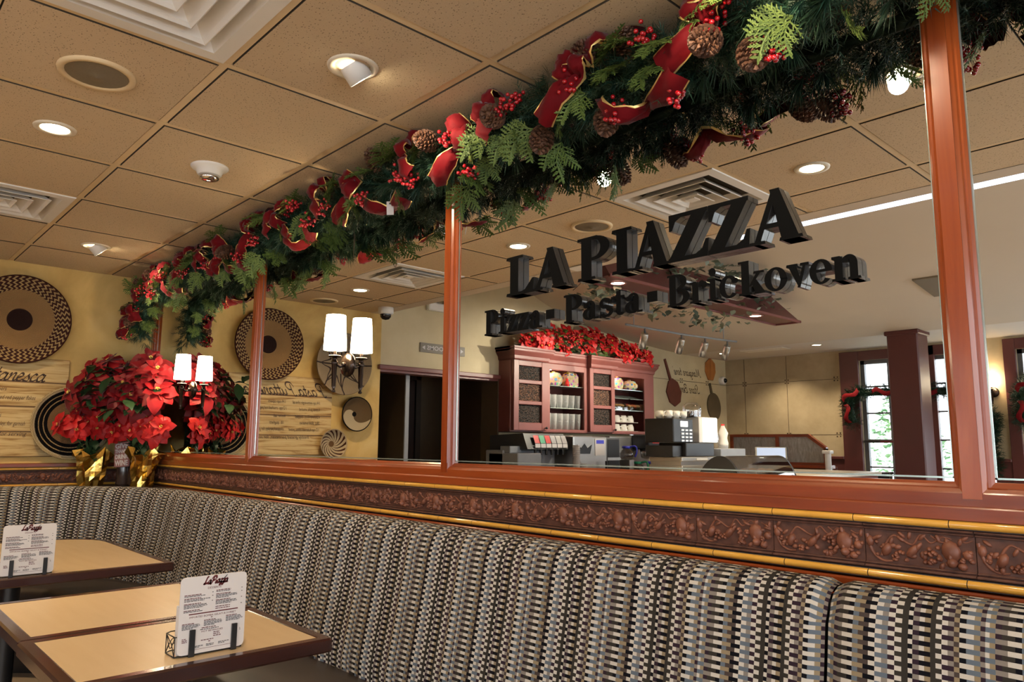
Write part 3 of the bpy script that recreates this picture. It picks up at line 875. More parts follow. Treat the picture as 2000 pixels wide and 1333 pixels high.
# rail below the mirrors
def ext(pr, x0, x1, name, mat, axis='x'):
    b = MB()
    for k in range(len(pr)-1):
        (a, za), (c, zc) = pr[k], pr[k+1]
        if axis == 'x': b.add([(x0, MIR-a, za), (x1, MIR-a, za), (x1, MIR-c, zc), (x0, MIR-c, zc)], [(0, 1, 2, 3)])
        else: b.add([(WX+a, x0, za), (WX+a, x1, za), (WX+c, x1, zc), (WX+c, x0, zc)], [(0, 1, 2, 3)])
    struct(b.build(name, mat))
ext([(0, ZB), (0.006, ZB), (0.011, ZB-.006), (0.013, ZB-.011), (0.020, ZB-.014), (0.024, ZB-.021), (0.026, ZB-.024), (0.026, ZB-.050), (0.029, ZB-.052), (0.031, ZB-.055), (0.031, ZB-.080), (0.028, ZB-.0815), (0.0, ZB-.0815)], WX, 2.6, 'trim_20', M['wood_x'])
ext([(0, 1.152), (0.034, 1.152), (0.038, 1.148), (0.038, 1.128), (0, 1.128)], -0.15, MIR, 'trim_21', M['wood_y'], 'y')
ext([(0, 1.000), (0.030, 1.000), (0.034, 0.996), (0.034, 0.93), (0, 0.93)], WX, 2.6, 'trim_22', M['wood_x'])
ext([(0, 0.995), (0.030, 0.995), (0.034, 0.991), (0.034, 0.93), (0, 0.93)], -0.15, MIR, 'trim_23', M['wood_y'], 'y')
# yellow glazed liners
def liner(name, zc, axis, a0, a1, L=0.2, off=0.0):
    b = MB(); r = 0.0088
    b.box((a0, MIR-0.026, zc-.010), (a1, MIR, zc+.010), 1) if axis == 'x' else b.box((WX, a0, zc-.012), (WX+0.024, a1, zc+.012), 1)
    x = a0+off
    while x < a1:
        e = min(x+L, a1)
        pr = [(0.024+r*1.0*sin(t), zc-r*cos(t)) for t in [pi*k/6 for k in range(7)]]
        P = []
        for q in (x+.0006, e-.0012):
            P.append([(q, MIR-p[0], p[1]) if axis == 'x' else (WX+p[0], q, p[1]) for p in pr])
        b.grid(P); x = e
    struct(b.build(name, [M['glaze'], M['grout']]))
liner('trim_24', 1.1355, 'x', WX, 2.6, 0.201, -0.047); liner('trim_25', 1.0145, 'x', WX, 2.6, 0.201, -0.02)
liner('trim_26', 1.116, 'y', -0.15, MIR); liner('trim_27', 1.006, 'y', -0.15, MIR)


# relief tiles: vine, grapes, pears, leaves
def relief_tile(b, put, L, z0, z1, seed):
    """one tile; put(u, z, h) gives the point u along, z up, h out of the wall"""
    rnd = random.Random(seed)
    def slab(u0, u1, a, c, h0, h1, mi=0):
        q = [put(u0, a, h0), put(u1, a, h0), put(u1, c, h0), put(u0, c, h0), put(u0, a, h1), put(u1, a, h1), put(u1, c, h1), put(u0, c, h1)]
        b.add(q, [(4, 5, 6, 7), (0, 1, 5, 4), (1, 2, 6, 5), (2, 3, 7, 6), (3, 0, 4, 7)], mi)
    slab(.0008, L-.0008, z0, z1, 0.0, 0.010)
    for za, zb, h in ((z1-.006, z1, .020), (z1-.013, z1-.007, .016), (z0, z0+.007, .020), (z0+.008, z0+.013, .015)):
        P = []
        for u in (.001, L-.001):
            P.append([put(u, za, .010), put(u, za+(zb-za)*.2, h), put(u, zb-(zb-za)*.2, h), put(u, zb, .010)])
        b.grid(P, 0)
    H = z1-z0-.028; zb = z0+.0145
    def blob(u, z, rx, rz, h, mi=1, rot=0.0, n=8, m=4):
        vs = []
        for j in range(m+1):
            t = pi/2*j/m
            for i in range(n):
                a = 2*pi*i/n
                x = rx*cos(t)*cos(a); y = rz*cos(t)*sin(a)
                vs.append(put(u*L+x*cos(rot)-y*sin(rot), zb+z*H+x*sin(rot)+y*cos(rot), .010+h*sin(t)))
        fs = [(j*n+i, j*n+(i+1) % n, (j+1)*n+(i+1) % n, (j+1)*n+i) for j in range(m) for i in range(n)]
        b.add(vs, fs, mi, True)
    def vine(pts, r):
        P = crom([(p[0], p[1], 0) for p in pts], 5)
        rows = []
        for i, p in enumerate(P):
            d = P[min(i+1, len(P)-1)]-P[max(i-1, 0)]; d = Vector((d.x*L, d.y*H, 0)); d.normalize(); n = Vector((-d.y, d.x))
            k = r*(1-.6*i/len(P))
            rows.append([put(p.x*L+n.x*q*k, zb+p.y*H+n.y*q*k, .010+hh) for q, hh in ((-1, 0), (-.6, k*1.0), (.6, k*1.0), (1, 0))])
        b.grid(rows, 1)
    vine([(.02, .85), (.07, .3), (.16, .05), (.26, .05)], .0045); vine([(.16, .2), (.20, .55), (.27, .85), (.33, .80)], .004)
    vine([(.33, .8), (.45, .62), (.53, .95), (.62, .72), (.72, .93), (.80, .88)], .0025); vine([(.62, .95), (.70, .78), (.78, .80), (.72, .96), (.63, .90)], .0022)
    vine([(.86, .9), (.92, .82), (.98, .9)], .002)
    blob(.21, .40, .010, .017, .012, rot=-.4); blob(.05, .62, .009, .013, .008); blob(.45, .42, .009, .019, .012, rot=-.7); blob(.50, .55, .005, .014, .008, rot=-.6)
    blob(.79, .52, .019, .024, .012, rot=.25, n=10); blob(.80, .20, .011, .012, .018); blob(.79, .35, .006, .011, .014); blob(.93, .45, .010, .011, .010); blob(.88, .10, .010, .009, .010)
    for i in range(14): blob(.56+.13*rnd.random(), .08+.55*rnd.random(), .0055, .0055, .008+.005*rnd.random(), n=6, m=3)
    for i in range(9): blob(.26+.14*rnd.random(), .08+.30*rnd.random(), .0050, .0050, .007+.005*rnd.random(), n=6, m=3)
    for i in range(6): blob(.08+.1*rnd.random(), .12+.5*rnd.random(), .0045, .0045, .006, n=6, m=3)
    for i in range(12): blob(rnd.random()*.94+.03, .55+.4*rnd.random(), .011, .0045, .0055, rot=rnd.random()*3, n=6, m=3)
    for i in range(10): blob(rnd.random()*.94+.03, .05+.5*rnd.random(), .009, .006, .005, rot=rnd.random()*3, n=6, m=3)
    for i in range(8): blob(.84+.13*rnd.random(), .1+.5*rnd.random(), .0055, .0055, .007, n=6, m=3)
def border(name, axis, a0, a1, z0, z1, L=0.2265, off=0.0):
    b = MB(); u = a0+off; k = 0
    while u < a1:
        l = min(L, a1-u)
        if l > 0.1:
            if axis == 'x': put = lambda p, z, h, u=u: (u+p, MIR-h-.006, z)
            else: put = lambda p, z, h, u=u: (WX+h+.006, u+p, z)
            relief_tile(b, put, l, z0, z1, k)
        u += L; k += 1
    b.box((a0, MIR-.008, z0-.004), (a1, MIR, z1+.004), 0) if axis == 'x' else b.box((WX, a0, z0-.004), (WX+.008, a1, z1+.004), 0)
    struct(b.build(name, [M['terra_dk'], M['terra']]))
border('trim_28', 'x', WX, 0.9, 1.0265, 1.1245, 0.2265, -0.012)
border('trim_29', 'y', -0.15, MIR, 1.018, 1.104, 0.2265)
lamp_late = []
# ------------------------------------------------------------------ things in the ceiling
CT = CZ-.004
def ring(b, r0, r1, z, mi=0, th=.006, n=32):
    b.lathe([(r1, z), (r1-.002, z-th), (r0+.004, z-th), (r0, z-th*.4), (r0-.002, z)], n, mi=mi)
def downlight(x, y, z, label, lit='bulb_w', r=.075):
    root = empty('recessed_downlight', (x, y, z), 0, label, 'downlight', 'round recessed downlights')
    b = MB(); ring(b, r*.66, r, 0); b.build('trim_ring', M['white_w'], root)
    b = MB(); b.lathe([(r*.68, -.0035), (r*.5, -.0045), (0, -.0045)], 24); b.build('lens', M[lit], root)
    return root
def eyeball(x, y, label):
    root = empty('adjustable_spotlight', (x, y, CT), 0, label, 'spotlight', 'adjustable ceiling spotlights aimed at the garland')
    b = MB(); ring(b, .062, .083, 0); b.lathe([(.062, -.001), (.052, .001), (0, .001)], 24); b.build('trim_ring', M['white_w'], root)
    A = Matrix.Rotation(radians(42), 4, 'X')
    b = MB()
    b.lathe([(.042, .01), (.042, -.050), (.039, -.050), (.039, .01)], 24, M=A); b.build('snoot', M['white'], root)
    b = MB(); b.ball((0, 0, -.034), .033, M=A, sc=(1, 1, .5)); b.build('lamp', M['bulb'], root)
    return root
def diffuser(x0, y0, label):
    root = empty('air_diffuser', (x0+.305, y0+.305, CT), 0, label, 'air vent', 'square ceiling air diffusers')
    def pan(h0, z0, h1, z1, mi=0):
        b.add([(-h0, -h0, z0), (h0, -h0, z0), (h0, h0, z0), (-h0, h0, z0), (-h1, -h1, z1), (h1, -h1, z1), (h1, h1, z1), (-h1, h1, z1)], [(0, 1, 5, 4), (1, 2, 6, 5), (2, 3, 7, 6), (3, 0, 4, 7)], mi)
    b = MB(); pan(.295, .006, .293, -.002); pan(.293, -.002, .245, -.004); pan(.245, -.004, .20, .05); pan(.2, .05, 0, .052, 1); b.build('frame', [M['white'], M['gap_shade']], root)
    for h in (.205, .140, .078):
        b = MB(); pan(h-.062, .045, h-.012, -.002); pan(h-.012, -.002, h, -.010); pan(h, -.010, h-.004, -.012); pan(h-.004, -.012, h-.018, -.004); pan(h-.018, -.004, h-.066, .043)
        if h < .1: b.box((-.026, -.026, -.006), (.026, .026, 0), 0)
        b.build('louver', M['white'], root)
    return root
def speaker(x, y, label, r=.118):
    root = empty('ceiling_speaker', (x, y, CT), 0, label, 'speaker', 'round ceiling speakers')
    b = MB(); ring(b, r*.80, r, 0, th=.010); b.build('rim', M['tbar'], root)
    b = MB(); b.lathe([(r*.80, -.006), (r*.4, -.012), (.012, -.013), (.006, -.018), (0, -.019)], 28); b.build('grille', M['speaker'], root)
    return root
diffuser(-2.303, .25, 'large square air diffuser at the top edge of the picture')
diffuser(-4.743, .25, 'square air diffuser at the left edge of the ceiling')
speaker(-2.648, .57, 'round ceiling speaker near the top left of the picture'); speaker(-5.70, .545, 'round ceiling speaker near the end wall')
downlight(-3.245, .57, CT, 'lit round downlight between the speaker and the smoke detector'); downlight(-5.095, .56, CT, 'lit round downlight in front of the end wall')
downlight(-1.396, .54, CT, 'lit round downlight above the middle of the room'); downlight(.43, .54, CT, 'added, unseen round downlight above the right end of the benches'); downlight(1.7, .54, CT, 'added, unseen round downlight by the daylight wall')  # last two are out of view, added to light the room
eyeball(-2.02, 1.165, 'white adjustable spotlight above the middle of the garland'); eyeball(-.803, 1.155, 'adjustable spotlight above the right end of the garland'); eyeball(-5.10, 1.174, 'small adjustable spotlight near the end wall')
root = empty('smoke_detector', (-3.242, 1.171, CT), 0, 'white round smoke detector on a ceiling tile beside the garland', 'smoke detector')
b = MB(); b.lathe([(.080, 0), (.080, -.004), (.074, -.010), (.058, -.014), (.052, -.034), (.046, -.040)], 28); b.lathe([(.046, -.040), (.030, -.044), (0, -.045)], 24); b.build('housing', M['white'], root)
b = MB(); b.lathe([(.040, -.044), (.043, -.050), (.038, -.058), (.024, -.062), (0, -.063)], 24); b.build('sensor_cap', M['chrome'], root)
root = empty('ceiling_camera', (-5.62, -.03, CT), 0, 'white dome security camera on the ceiling by the corridor', 'security camera')
b = MB(); b.lathe([(0, 0), (.07, 0), (.07, -.05), (.062, -.06), (0, -.06)], 24); b.build('housing', M['white'], root)
b = MB(); b.lathe([(.05, -.06), (.048, -.085), (.03, -.105), (0, -.112)], 20); b.build('dome', M['dome'], root)
b = MB(); b.box((-.11, -.06, -.006), (.11, .06, 0), bev=.003); tag(b.build('ceiling_plate', M['white'], None, (-3.32, -.12, CZ-.006)), 'plain white rectangular plate on the ceiling border', 'cover plate')
b = MB(); b.box((-2.3, -.31, CZ+.004), (2.6, -.27, CZ+.022)); tag(b.build('ceiling_light_strip', M['cove']), 'long thin glowing strip along the ceiling edge', 'light strip')

# ------------------------------------------------------------------ upholstered bench
AC = (-4.62, 0.52); AR = 1.08; FY = 1.60
def bench_path(x_from, x_to_wall):
    """points (position, inward normal, distance) along the front of the back rest, running from right to left and round the corner"""
    pts = []; d = 0.0
    x = x_from
    while x > AC[0]:
        pts.append((x, FY, 0.0, -1.0, d)); x -= 0.03; d += 0.03
    if not x_to_wall: return pts
    n = 56
    d0 = d-(AC[0]-x)
    for i in range(n+1):
        a = pi/2+(pi/2)*i/n
        pts.append((AC[0]+AR*cos(a), AC[1]+AR*sin(a), -cos(a), -sin(a), d0+AR*(pi/2)*i/n))
    d = d0+AR*pi/2; y = AC[1]
    while y > -0.12:
        y -= 0.03; d += 0.03; pts.append((AC[0]-AR, y, 1.0, 0.0, d))
    return pts
BP = [(.165, .965), (.14, .992), (.10, 1.008), (.065, 1.014), (.035, 1.011), (.012, 1.000), (-.004, .982), (-.012, .962), (-.022, .93), (-.036, .85), (-.052, .77), (-.07, .68), (-.088, .59), (-.10, .52), (-.10, .46)]
def bench(pts, label, u_off, cap0, cap1):
    root = empty('upholstered_bench', (0, 0, 0), 0, label, 'bench', 'booth benches along the mirror wall')
    rnd = random.Random(3)
    pk = [(rnd.uniform(0, 6.3), rnd.uniform(10, 22), rnd.uniform(.0, 1)) for i in range(4)]
    rows = []; uvs = []
    L = pts[-1][4]
    for (x, y, nx, ny, d) in pts:
        row = []; v = 0.0; pv = None
        e0 = max(0.0, 1-d/.03) if cap0 else 0.0; e1 = max(0.0, 1-(L-d)/.03) if cap1 else 0.0
        e = max(e0, e1)**2
        for k, (o, z) in enumerate(BP):
            w = sum(sin(d*f+p) for p, f, q in pk)*0.0022*min(1, max(0, k-4)/4)
            oo = o - w + e*.014*(1 if o < .1 else 0)
            zz = z - e*.012*(1 if k < 8 else 0)
            row.append((x-nx*oo, y-ny*oo, zz))
            if pv is not None: v += sqrt((o-pv[0])**2+(z-pv[1])**2)
            pv = (o, z); uvs.append((u_off-d, v))
        rows.append(row)
    b = MB(); b.grid(rows); b.uv = uvs
    o = b.build('backrest', M['cloth'], root)
    b = MB(); S = [(-.085, .455), (-.10, .475), (-.20, .482), (-.46, .482), (-.50, .472), (-.515, .45), (-.515, .40), (-.49, .385), (-.1, .385)]
    def seat_row(p):
        return [(p[0]-p[2]*o, p[1]-p[3]*o, z) for o, z in S]
    b.grid([seat_row(p) for p in pts]); b.build('seat', M['vinyl'], root)
    b = MB(); S2 = [(-.40, .39), (-.40, .0)]
    b.grid([[(p[0]-p[2]*o, p[1]-p[3]*o, z) for o, z in S2] for p in pts]); b.build('base', M['black'], root)
    return root
SEAM = -0.735
bench(bench_path(SEAM-.002, True), 'long patchwork cloth bench curving round the corner below the mirrors', 100*.291+.4147*.291, True, False)
bench([(2.5-(2.5-SEAM-.002)*i/108, FY, 0, -1, (2.5-SEAM-.002)*i/108) for i in range(109)], 'short patchwork cloth bench section right of the upholstery seam', 3.233+100*.291+.4167*.291, False, True)
b = MB(); b.box((SEAM-.03, FY+.014, .3), (SEAM-.001, FY+.16, .975)); o = b.build('seam_shade_filler', M['black'], bpy.data.objects['upholstered_bench'])  # black filler added behind the seam to paint the shade in its gap
# corner ledge behind the curved back
b = MB(); arc = [(AC[0]+(AR+.13)*cos(pi/2+pi/2*i/24), AC[1]+(AR+.13)*sin(pi/2+pi/2*i/24)) for i in range(25)]
poly = [(AC[0], MIR-.035)]+[(WX+.035, MIR-.035), (WX+.035, AC[1])]+arc[::-1]
b.prism([(p[0], p[1]) for p in poly][::-1], .025, M=Matrix.Translation((0, 0, .972))); struct(b.build('trim_30', M['vinyl']))

# ------------------------------------------------------------------ tables
def table(x0, x1, y0, y1, label, corner=0.0, w=.036):
    cx, cy = (x0+x1)/2, (y0+y1)/2
    root = empty('dining_table', (cx, cy, 0), 0, label, 'table', 'cream topped booth tables')
    hx, hy = (x1-x0)/2, (y1-y0)/2
    def outline(i, r):
        P = []
        for (sx, sy, rr, a0) in ((1, 1, .012, 0), (-1, 1, max(corner, .012), 90), (-1, -1, .012, 180), (1, -1, .012, 270)):
            rr = max(rr-i, .003); X = hx-i-rr; Y = hy-i-rr
            for k in range(7 if rr > .02 else 3):
                a = radians(a0+90*k/(6 if rr > .02 else 2)); P.append((sx*X+rr*cos(a), sy*Y+rr*sin(a)))
        return P
    T = .75
    o = MB(); rings = [(w, T), (w-.004, T+.0012), (.006, T+.0012), (0, T-.004), (0, T-.032), (.006, T-.038), (w+.01, T-.038)]
    R = [outline(i, 0) for i, z in rings]
    o.grid([[(p[0], p[1], z) for p in r] for r, (i, z) in zip(R, rings)], 0, False, True)
    o.build('wooden_edge', M['wood_dk'], root)
    o = MB(); P = outline(w, 0); o.add([(p[0], p[1], T) for p in P], [tuple(range(len(P)))]); o.add([(p[0], p[1], T-.03) for p in P], [tuple(range(len(P)))[::-1]]); o.build('tabletop', M['laminate'], root)
    o = MB(); o.cyl((0, 0, .02), (0, 0, T-.03), .045, n=16); o.build('pedestal', M['black'], root)
    o = MB(); o.box((-.28, -.035, 0), (.28, .035, .03), bev=.01); o.box((-.035, -.25, 0.0005), (.035, .25, .0295), bev=.01); o.build('base', M['iron'], root)
    o = MB(); o.box((-.18, -.18, T-.045), (.18, .18, T-.03)); o.build('top_plate', M['iron'], root)
    return root
table(-2.492, -1.957, .462, 1.137, 'cream topped table nearest the front with a menu at its edge')
table(-3.126, -2.496, .468, 1.137, 'cream topped middle table pushed against the nearest one')
table(-4.93, -3.632, .22, 1.272, 'cream topped corner table with one rounded end', corner=.30)

# ------------------------------------------------------------------ menus and their holders
def menu(x, y0, y1, zt, label, lab2, lab3):
    z0 = .756; W = y1-y0; H = zt-z0
    R4 = lambda: Matrix.Translation((x, (y0+y1)/2, z0)) @ Matrix.Rotation(pi/2, 4, 'Z')   # local +x = +y, local -y = +x (towards the eye)
    Q = R4()
    root = empty('menu_card', (0, 0, 0), 0, label, 'menu', 'menus standing on the tables')
    b = MB(); r = .012; P = []
    for sx, sz, a0 in ((1, 1, 0), (-1, 1, 90), (-1, 0, 180), (1, 0, 270)):
        for k in range(4):
            a = radians(a0+30*k); P.append((sx*(W/2-r)+r*cos(a), (H-r if sz else r)+r*sin(a)))
    b.prism(P, .004, M=Q @ Matrix.Rotation(pi/2, 4, 'X') @ Matrix.Translation((0, 0, -.004)))
    b.build('card', M['paper'], root)
    # front face is local y = 0
    ink = MB()
    rnd = random.Random(5)
    def T4(px, pz): return Q @ Matrix.Translation((px*W, -.0006, pz*H))
    script(ink, 'LaPiazza', .36*W, -.165*W, .893*H, Q, 1, .30, .50, .30)
    ink.add([(Q @ Vector((a*W, -.0012, c*H))) for a, c in ((.12, .935), (.14, .935), (.195, .985), (.18, .985))], [(0, 1, 2, 3)], 0)
    type_(ink, 'DESSERTS', .030*H*1.3, T4(0, .822), 1, 0, 'CENTER', .20*W)
    def para(px, pz, w, n, head=True):
        z = pz
        for i in range(n):
            h = .011 if (i or not head) else .013
            u = px; end = px+w*(.62 if (i == 0 and head) else rnd.uniform(.82, 1) if i < n-1 else rnd.uniform(.35, .8))
            while u < end-.006:
                l = min(rnd.uniform(.02, .055), end-u)
                ink.add([(Q @ Vector((a*W, -.0006, c*H))) for a, c in ((u, z), (u+l, z), (u+l, z+h*.75), (u, z+h*.75))], [(0, 1, 2, 3)], 1 if (i == 0 and head) else 0)
                u += l+.007
            z -= .0165
    for pz, n in ((.760, 2), (.715, 3), (.645, 4), (.56, 2)): para(-.44, pz, .40, n)
    for pz, n in ((.785, 2), (.735, 4), (.655, 4), (.57, 1), (.545, 1)): para(.03, pz, .36, n)
    for px, pz in ((0, .77), (0, .725), (0, .66), (.45, .785), (.45, .74), (.45, .66), (.45, .575)): para(px-.03, pz, .025, 1, False)
    ink.add([(Q @ Vector((a*W, -.0006, c*H))) for a, c in ((-.36, .507), (.38, .507), (.38, .521), (-.36, .521))], [(0, 1, 2, 3)], 1)
    type_(ink, 'IMPORTED BOMBA GELATI & SORBET', .034*H, T4(0, .462), 1, 0, 'CENTER', .70*W)
    para(-.45, .39, .28, 5); para(-.13, .41, .28, 5); para(.20, .43, .27, 5); para(-.03, .442, .04, 1)
    para(-.16, .315, .34, 1); para(-.18, .295, .36, 1, False)
    type_(ink, 'HOT BEVERAGES', .032*H, T4(0, .262), 1, 0, 'CENTER', .32*W)
    para(.02, .238, .16, 1); para(.02, .215, .16, 1); para(.02, .192, .2, 1); para(-.16, .155, .30, 1); para(-.05, .13, .05, 1)
    para(-.44, .20, .1, 1); para(-.44, .18, .12, 1); para(-.44, .16, .12, 1); para(.42, .24, .03, 1, False); para(.42, .22, .03, 1, False)
    para(-.25, .09, .13, 2, False); para(-.08, .095, .15, 2, False); para(.10, .10, .17, 2, False)
    ink.add([(Q @ Vector((a*W, -.0006, c*H))) for a, c in ((-.30, .052), (.34, .052), (.34, .056), (-.30, .056))], [(0, 1, 2, 3)], 1)
    ink.build('print', [M['ink'], M['ink_red']], root)
    # holder: wire basket behind, two flat clips in front
    h = empty('menu_holder', (0, 0, 0), 0, lab2, 'menu holder', 'black wire menu holders')
    for px in (-.30, .33):
        c = MB()
        c.box((px*W-.0075, -.008, -.005), (px*W+.0075, -.003, .062), M=Q, bev=.001)
        c.box((px*W-.006, -.005, -.0055), (px*W+.006, .02, -.0025), M=Q)
        c.build('clip', M['black'], h)
    c = MB(); D = .075
    def loop(z, k=1.0):
        P = []
        for i in range(13):
            t_ = i/12; y_ = (-.52+1.0*min(1, max(0, (t_-.2)/.6)))*W
            d_ = D*k*min(1, min(t_, 1-t_)/.2)
            P.append(Q @ Vector((y_-.012*(1 if t_ < .2 else -1 if t_ > .8 else 0)*(1-min(t_, 1-t_)/.2)*0, .008+d_, z)))
        return P
    c.tube(loop(.046), .0016, 6); c.tube(loop(-.003), .0016, 6); c.tube([Q @ Vector((-.52*W, .008, .046)), Q @ Vector((.48*W, .008, .046))], .0016, 6); c.tube([Q @ Vector((-.52*W, .008, -.003)), Q @ Vector((.48*W, .008, -.003))], .0016, 6)
    A = loop(.046); B_ = loop(-.003)
    for i in range(0, 13, 2): c.tube([A[i], B_[i]], .0013, 6)
    for i in range(0, 12, 2):
        mdl = (A[i]+A[i+2]+B_[i]+B_[i+2])/4
        c.tube(crom([A[i], mdl+Vector((0, 0, -.008)), A[i+2]], 5), .0012, 5); c.tube(crom([B_[i], mdl+Vector((0, 0, .008)), B_[i+2]], 5), .0012, 5)
    c.build('wire_basket', M['iron'], h)
    n = empty('napkin_stack', (0, 0, 0), 0, lab3, 'napkins', 'folded napkins in the wire holders')
    c = MB()
    for i in range(7): c.box((-.485*W+.001*i, .0115+i*.005, -.0012), (.38*W-.004*i, .0155+i*.005, .118-.002*(i % 3)), M=Q, bev=.001)
    c.build('napkins', M['paper'], n)
menu(-2.035, .731, .906, .950, 'white dessert menu standing on the nearest table', 'black wire menu holder with clips on the nearest table', 'white napkins in the holder behind the nearest menu')
menu(-3.672, .600, .790, .957, 'white dessert menu standing on the corner table at the left edge', 'black wire menu holder with clips on the corner table', 'white napkins in the holder behind the corner table menu')

# ------------------------------------------------------------------ raised black letters on the mirror
def letter(c, x0, x1, z0, h, label, group):
    b = MB(); Tk = .026; wd = (x1-x0)*.045 if c != '-' else 0; x0 -= .014+wd; x1 -= .014-wd
    Mx = Matrix.Translation((x0, MIR-.001, z0)) @ Matrix.Rotation(pi/2, 4, 'X') @ Matrix.Diagonal((x1-x0, h, 1, 1))
    for k, p in enumerate(glyph(c)): b.prism(p, Tk-.00012*k, 0, Mx, 1)
    o = b.build('raised_letter', [M['letter'], M['letter_side']])
    tag(o, label, 'letter', group)
BIG = [('L', -1.938, -1.806, 'big black letter L starting the top line on the mirror'), ('A', -1.800, -1.652, 'big black letter A directly after the L on the top line'),
       ('P', -1.590, -1.462, 'big black letter P on the top line of the mirror'), ('I', -1.447, -1.372, 'big black letter I on the top line of the mirror'),
       ('A', -1.368, -1.238, 'big black letter A between the I and the first Z'), ('Z', -1.232, -1.104, 'big black letter Z after an A, first of two'),
       ('Z', -1.098, -.976, 'second big black letter Z, before the last A'), ('A', -.968, -.832, 'big black letter A ending the top line on the mirror')]
for c, a, d, l in BIG: letter(c, a, d, 1.831, .144, l, 'big black letters of the top line on the mirror')
def small(word, xs, nm, z0=1.700):
    for i, ch in enumerate(word):
        hh = .094
        lab = 'small black letter %s in the word %s on the mirror' % (ch, nm)
        if nm == 'Pizza' and ch == 'z': lab = ('first' if word[:i].count('z') == 0 else 'second') + ' small black letter z in the word Pizza on the mirror'
        if nm == 'Pasta' and ch == 'a': lab = ('first' if word[:i].count('a') == 0 else 'last') + ' small black letter a in the word Pasta on the mirror'
        letter(ch, xs[i][0], xs[i][1], z0, hh, lab, 'small black letters of the lower line on the mirror')
small('Pizza', [(-2.060, -1.988), (-1.984, -1.944), (-1.940, -1.886), (-1.882, -1.828), (-1.824, -1.762)], 'Pizza')
letter('-', -1.742, -1.702, 1.700, .094, 'black dash between Pizza and Pasta on the mirror', 'small black letters of the lower line on the mirror')
small('Pasta', [(-1.655, -1.578), (-1.574, -1.510), (-1.504, -1.450), (-1.446, -1.402), (-1.400, -1.336)], 'Pasta')
letter('-', -1.316, -1.278, 1.700, .094, 'black dash between Pasta and Brickoven on the mirror', 'small black letters of the lower line on the mirror')
small('Brickoven', [(-1.240, -1.170), (-1.164, -1.112), (-1.108, -1.074), (-1.070, -1.014), (-1.008, -.938), (-.934, -.876), (-.872, -.816), (-.812, -.758), (-.754, -.690)], 'Brickoven')

# ------------------------------------------------------------------ sconces
def sconce(x, y, z, label, wall='n'):
    """z: bottom of the shade; local -y leaves the wall"""
    root = empty('wall_sconce', (x, y, z), 0 if wall == 'n' else pi, label, 'sconce', 'sconces with tapered white shades')
    d = -.070
    b = MB(); b.lathe([(.053, 0), (.0515, .05), (.045, .165)], 28, (0, d, 0)); b.lathe([(.045, .165), (.043, .163), (.0495, .05), (.051, .002), (.053, 0)], 28, (0, d, 0)); b.build('shade', M['shade'], root)
    b = MB(); b.cyl((0, d, -.004), (0, d, -.03), .009); b.lathe([(.0, -.026), (.030, -.026), (.034, -.030), (.022, -.035), (.012, -.036), (.012, -.05), (.016, -.052), (.016, -.066), (.013, -.07), (.010, -.17), (.005, -.185), (.009, -.19), (.009, -.197), (0, -.20)], 16, (0, d, 0)); b.build('candle_arm', M['bronze'], root)
    b = MB(); b.lathe([(0, -.018), (.03, -.017), (.052, -.010), (.058, -.002), (.058, 0)], 28, (0, 0, -.065), 'y'); b.build('backplate', M['bronze'], root)
    b = MB(); b.tube(crom([(0, -.014, -.065), (0, -.04, -.075), (0, d, -.058)], 5), .007, 8); b.ball((0, -.022, -.065), .012); b.build('bracket', M['bronze'], root)
    b = MB(); b.cyl((0, d, -.004), (0, d, .03), .010, n=10); b.ball((0, d, .06), .022, sc=(1, 1, 1.3)); b.build('candle_bulb', M['bulb_sc'], root)
    return root
sconce(-5.09, MIR-.0015, 1.713, 'lit wall sconce on the mirror in front of the poinsettias')
sconce(-3.098, MIR-.0015, 1.733, 'lit wall sconce on the mirror between two wooden posts')
# ------------------------------------------------------------------ baskets and the painted board on the end wall
def basket(y, z, R, depth, mat, label, tilt=0.0, rim=.010):
    b = MB()
    pr = [(0, .004), (R*.3, .004), (R*.6, .010), (R*.85, depth*.6), (R*.97, depth), (R, depth+rim*.2), (R+rim*.4, depth-rim*.3), (R, depth-rim), (R*.8, depth*.35), (R*.5, -.004), (0, -.006)]
    b.lathe([(r, h+.008) for r, h in pr], 64, ax='x')
    o = b.build('woven_basket', mat, None, (WX+(.001 if R == .153 else .0225), y, z), (0, tilt, 0))
    tag(o, label, 'basket', 'woven baskets hung on the end wall')
    return o
basket(.938, 2.115, .298, .045, basket_zigzag(.30), 'large woven basket with zigzag rim and dark centre')
basket(1.300, 1.428, .250, .050, basket_rings(.25), 'woven basket with three black rings left of the poinsettias')
basket(.245, 2.00, .275, .075, basket_web(.275), 'grey woven basket with dark web pattern behind the second sconce')
basket(.080, 1.560, .153, .060, basket_swirl(.155), 'two-tone swirl basket with black rim and black centre')
basket(.312, 1.292, .128, .055, basket_spiral(.13), 'small basket with brown spiral stripes below the swirl basket')
Y0, Y1, ZA, ZC = .315, 1.262, 1.195, 1.862
brd = empty('recipe_board', (WX, (Y0+Y1)/2, ZA), 0, 'pale plank board painted with a pasta recipe below the large basket', 'sign board')
b = MB(); b.box((.001, -(Y1-Y0)/2, 0), (.020, (Y1-Y0)/2, ZC-ZA), bev=.002); b.build('planks', M['board'], brd)
q = MB(); F_ = Matrix.Translation((WX+.0205, (Y0+Y1)/2, ZA)) @ Matrix.Rotation(pi/2, 4, 'Z')
W_, H_ = Y1-Y0, ZC-ZA
F_ = Matrix.Translation((.0212, 0, 0)) @ Matrix.Rotation(pi/2, 4, 'Z')
script(q, 'Pasta Puttanesca', .73, .385-.788, .508, F_, 0, .35, .26, .07)
def rec(text, y, z, w): type_(q, text, .040, F_ @ Matrix.Translation((y-.788, -.0006, z)), 0, .35, 'LEFT', w)
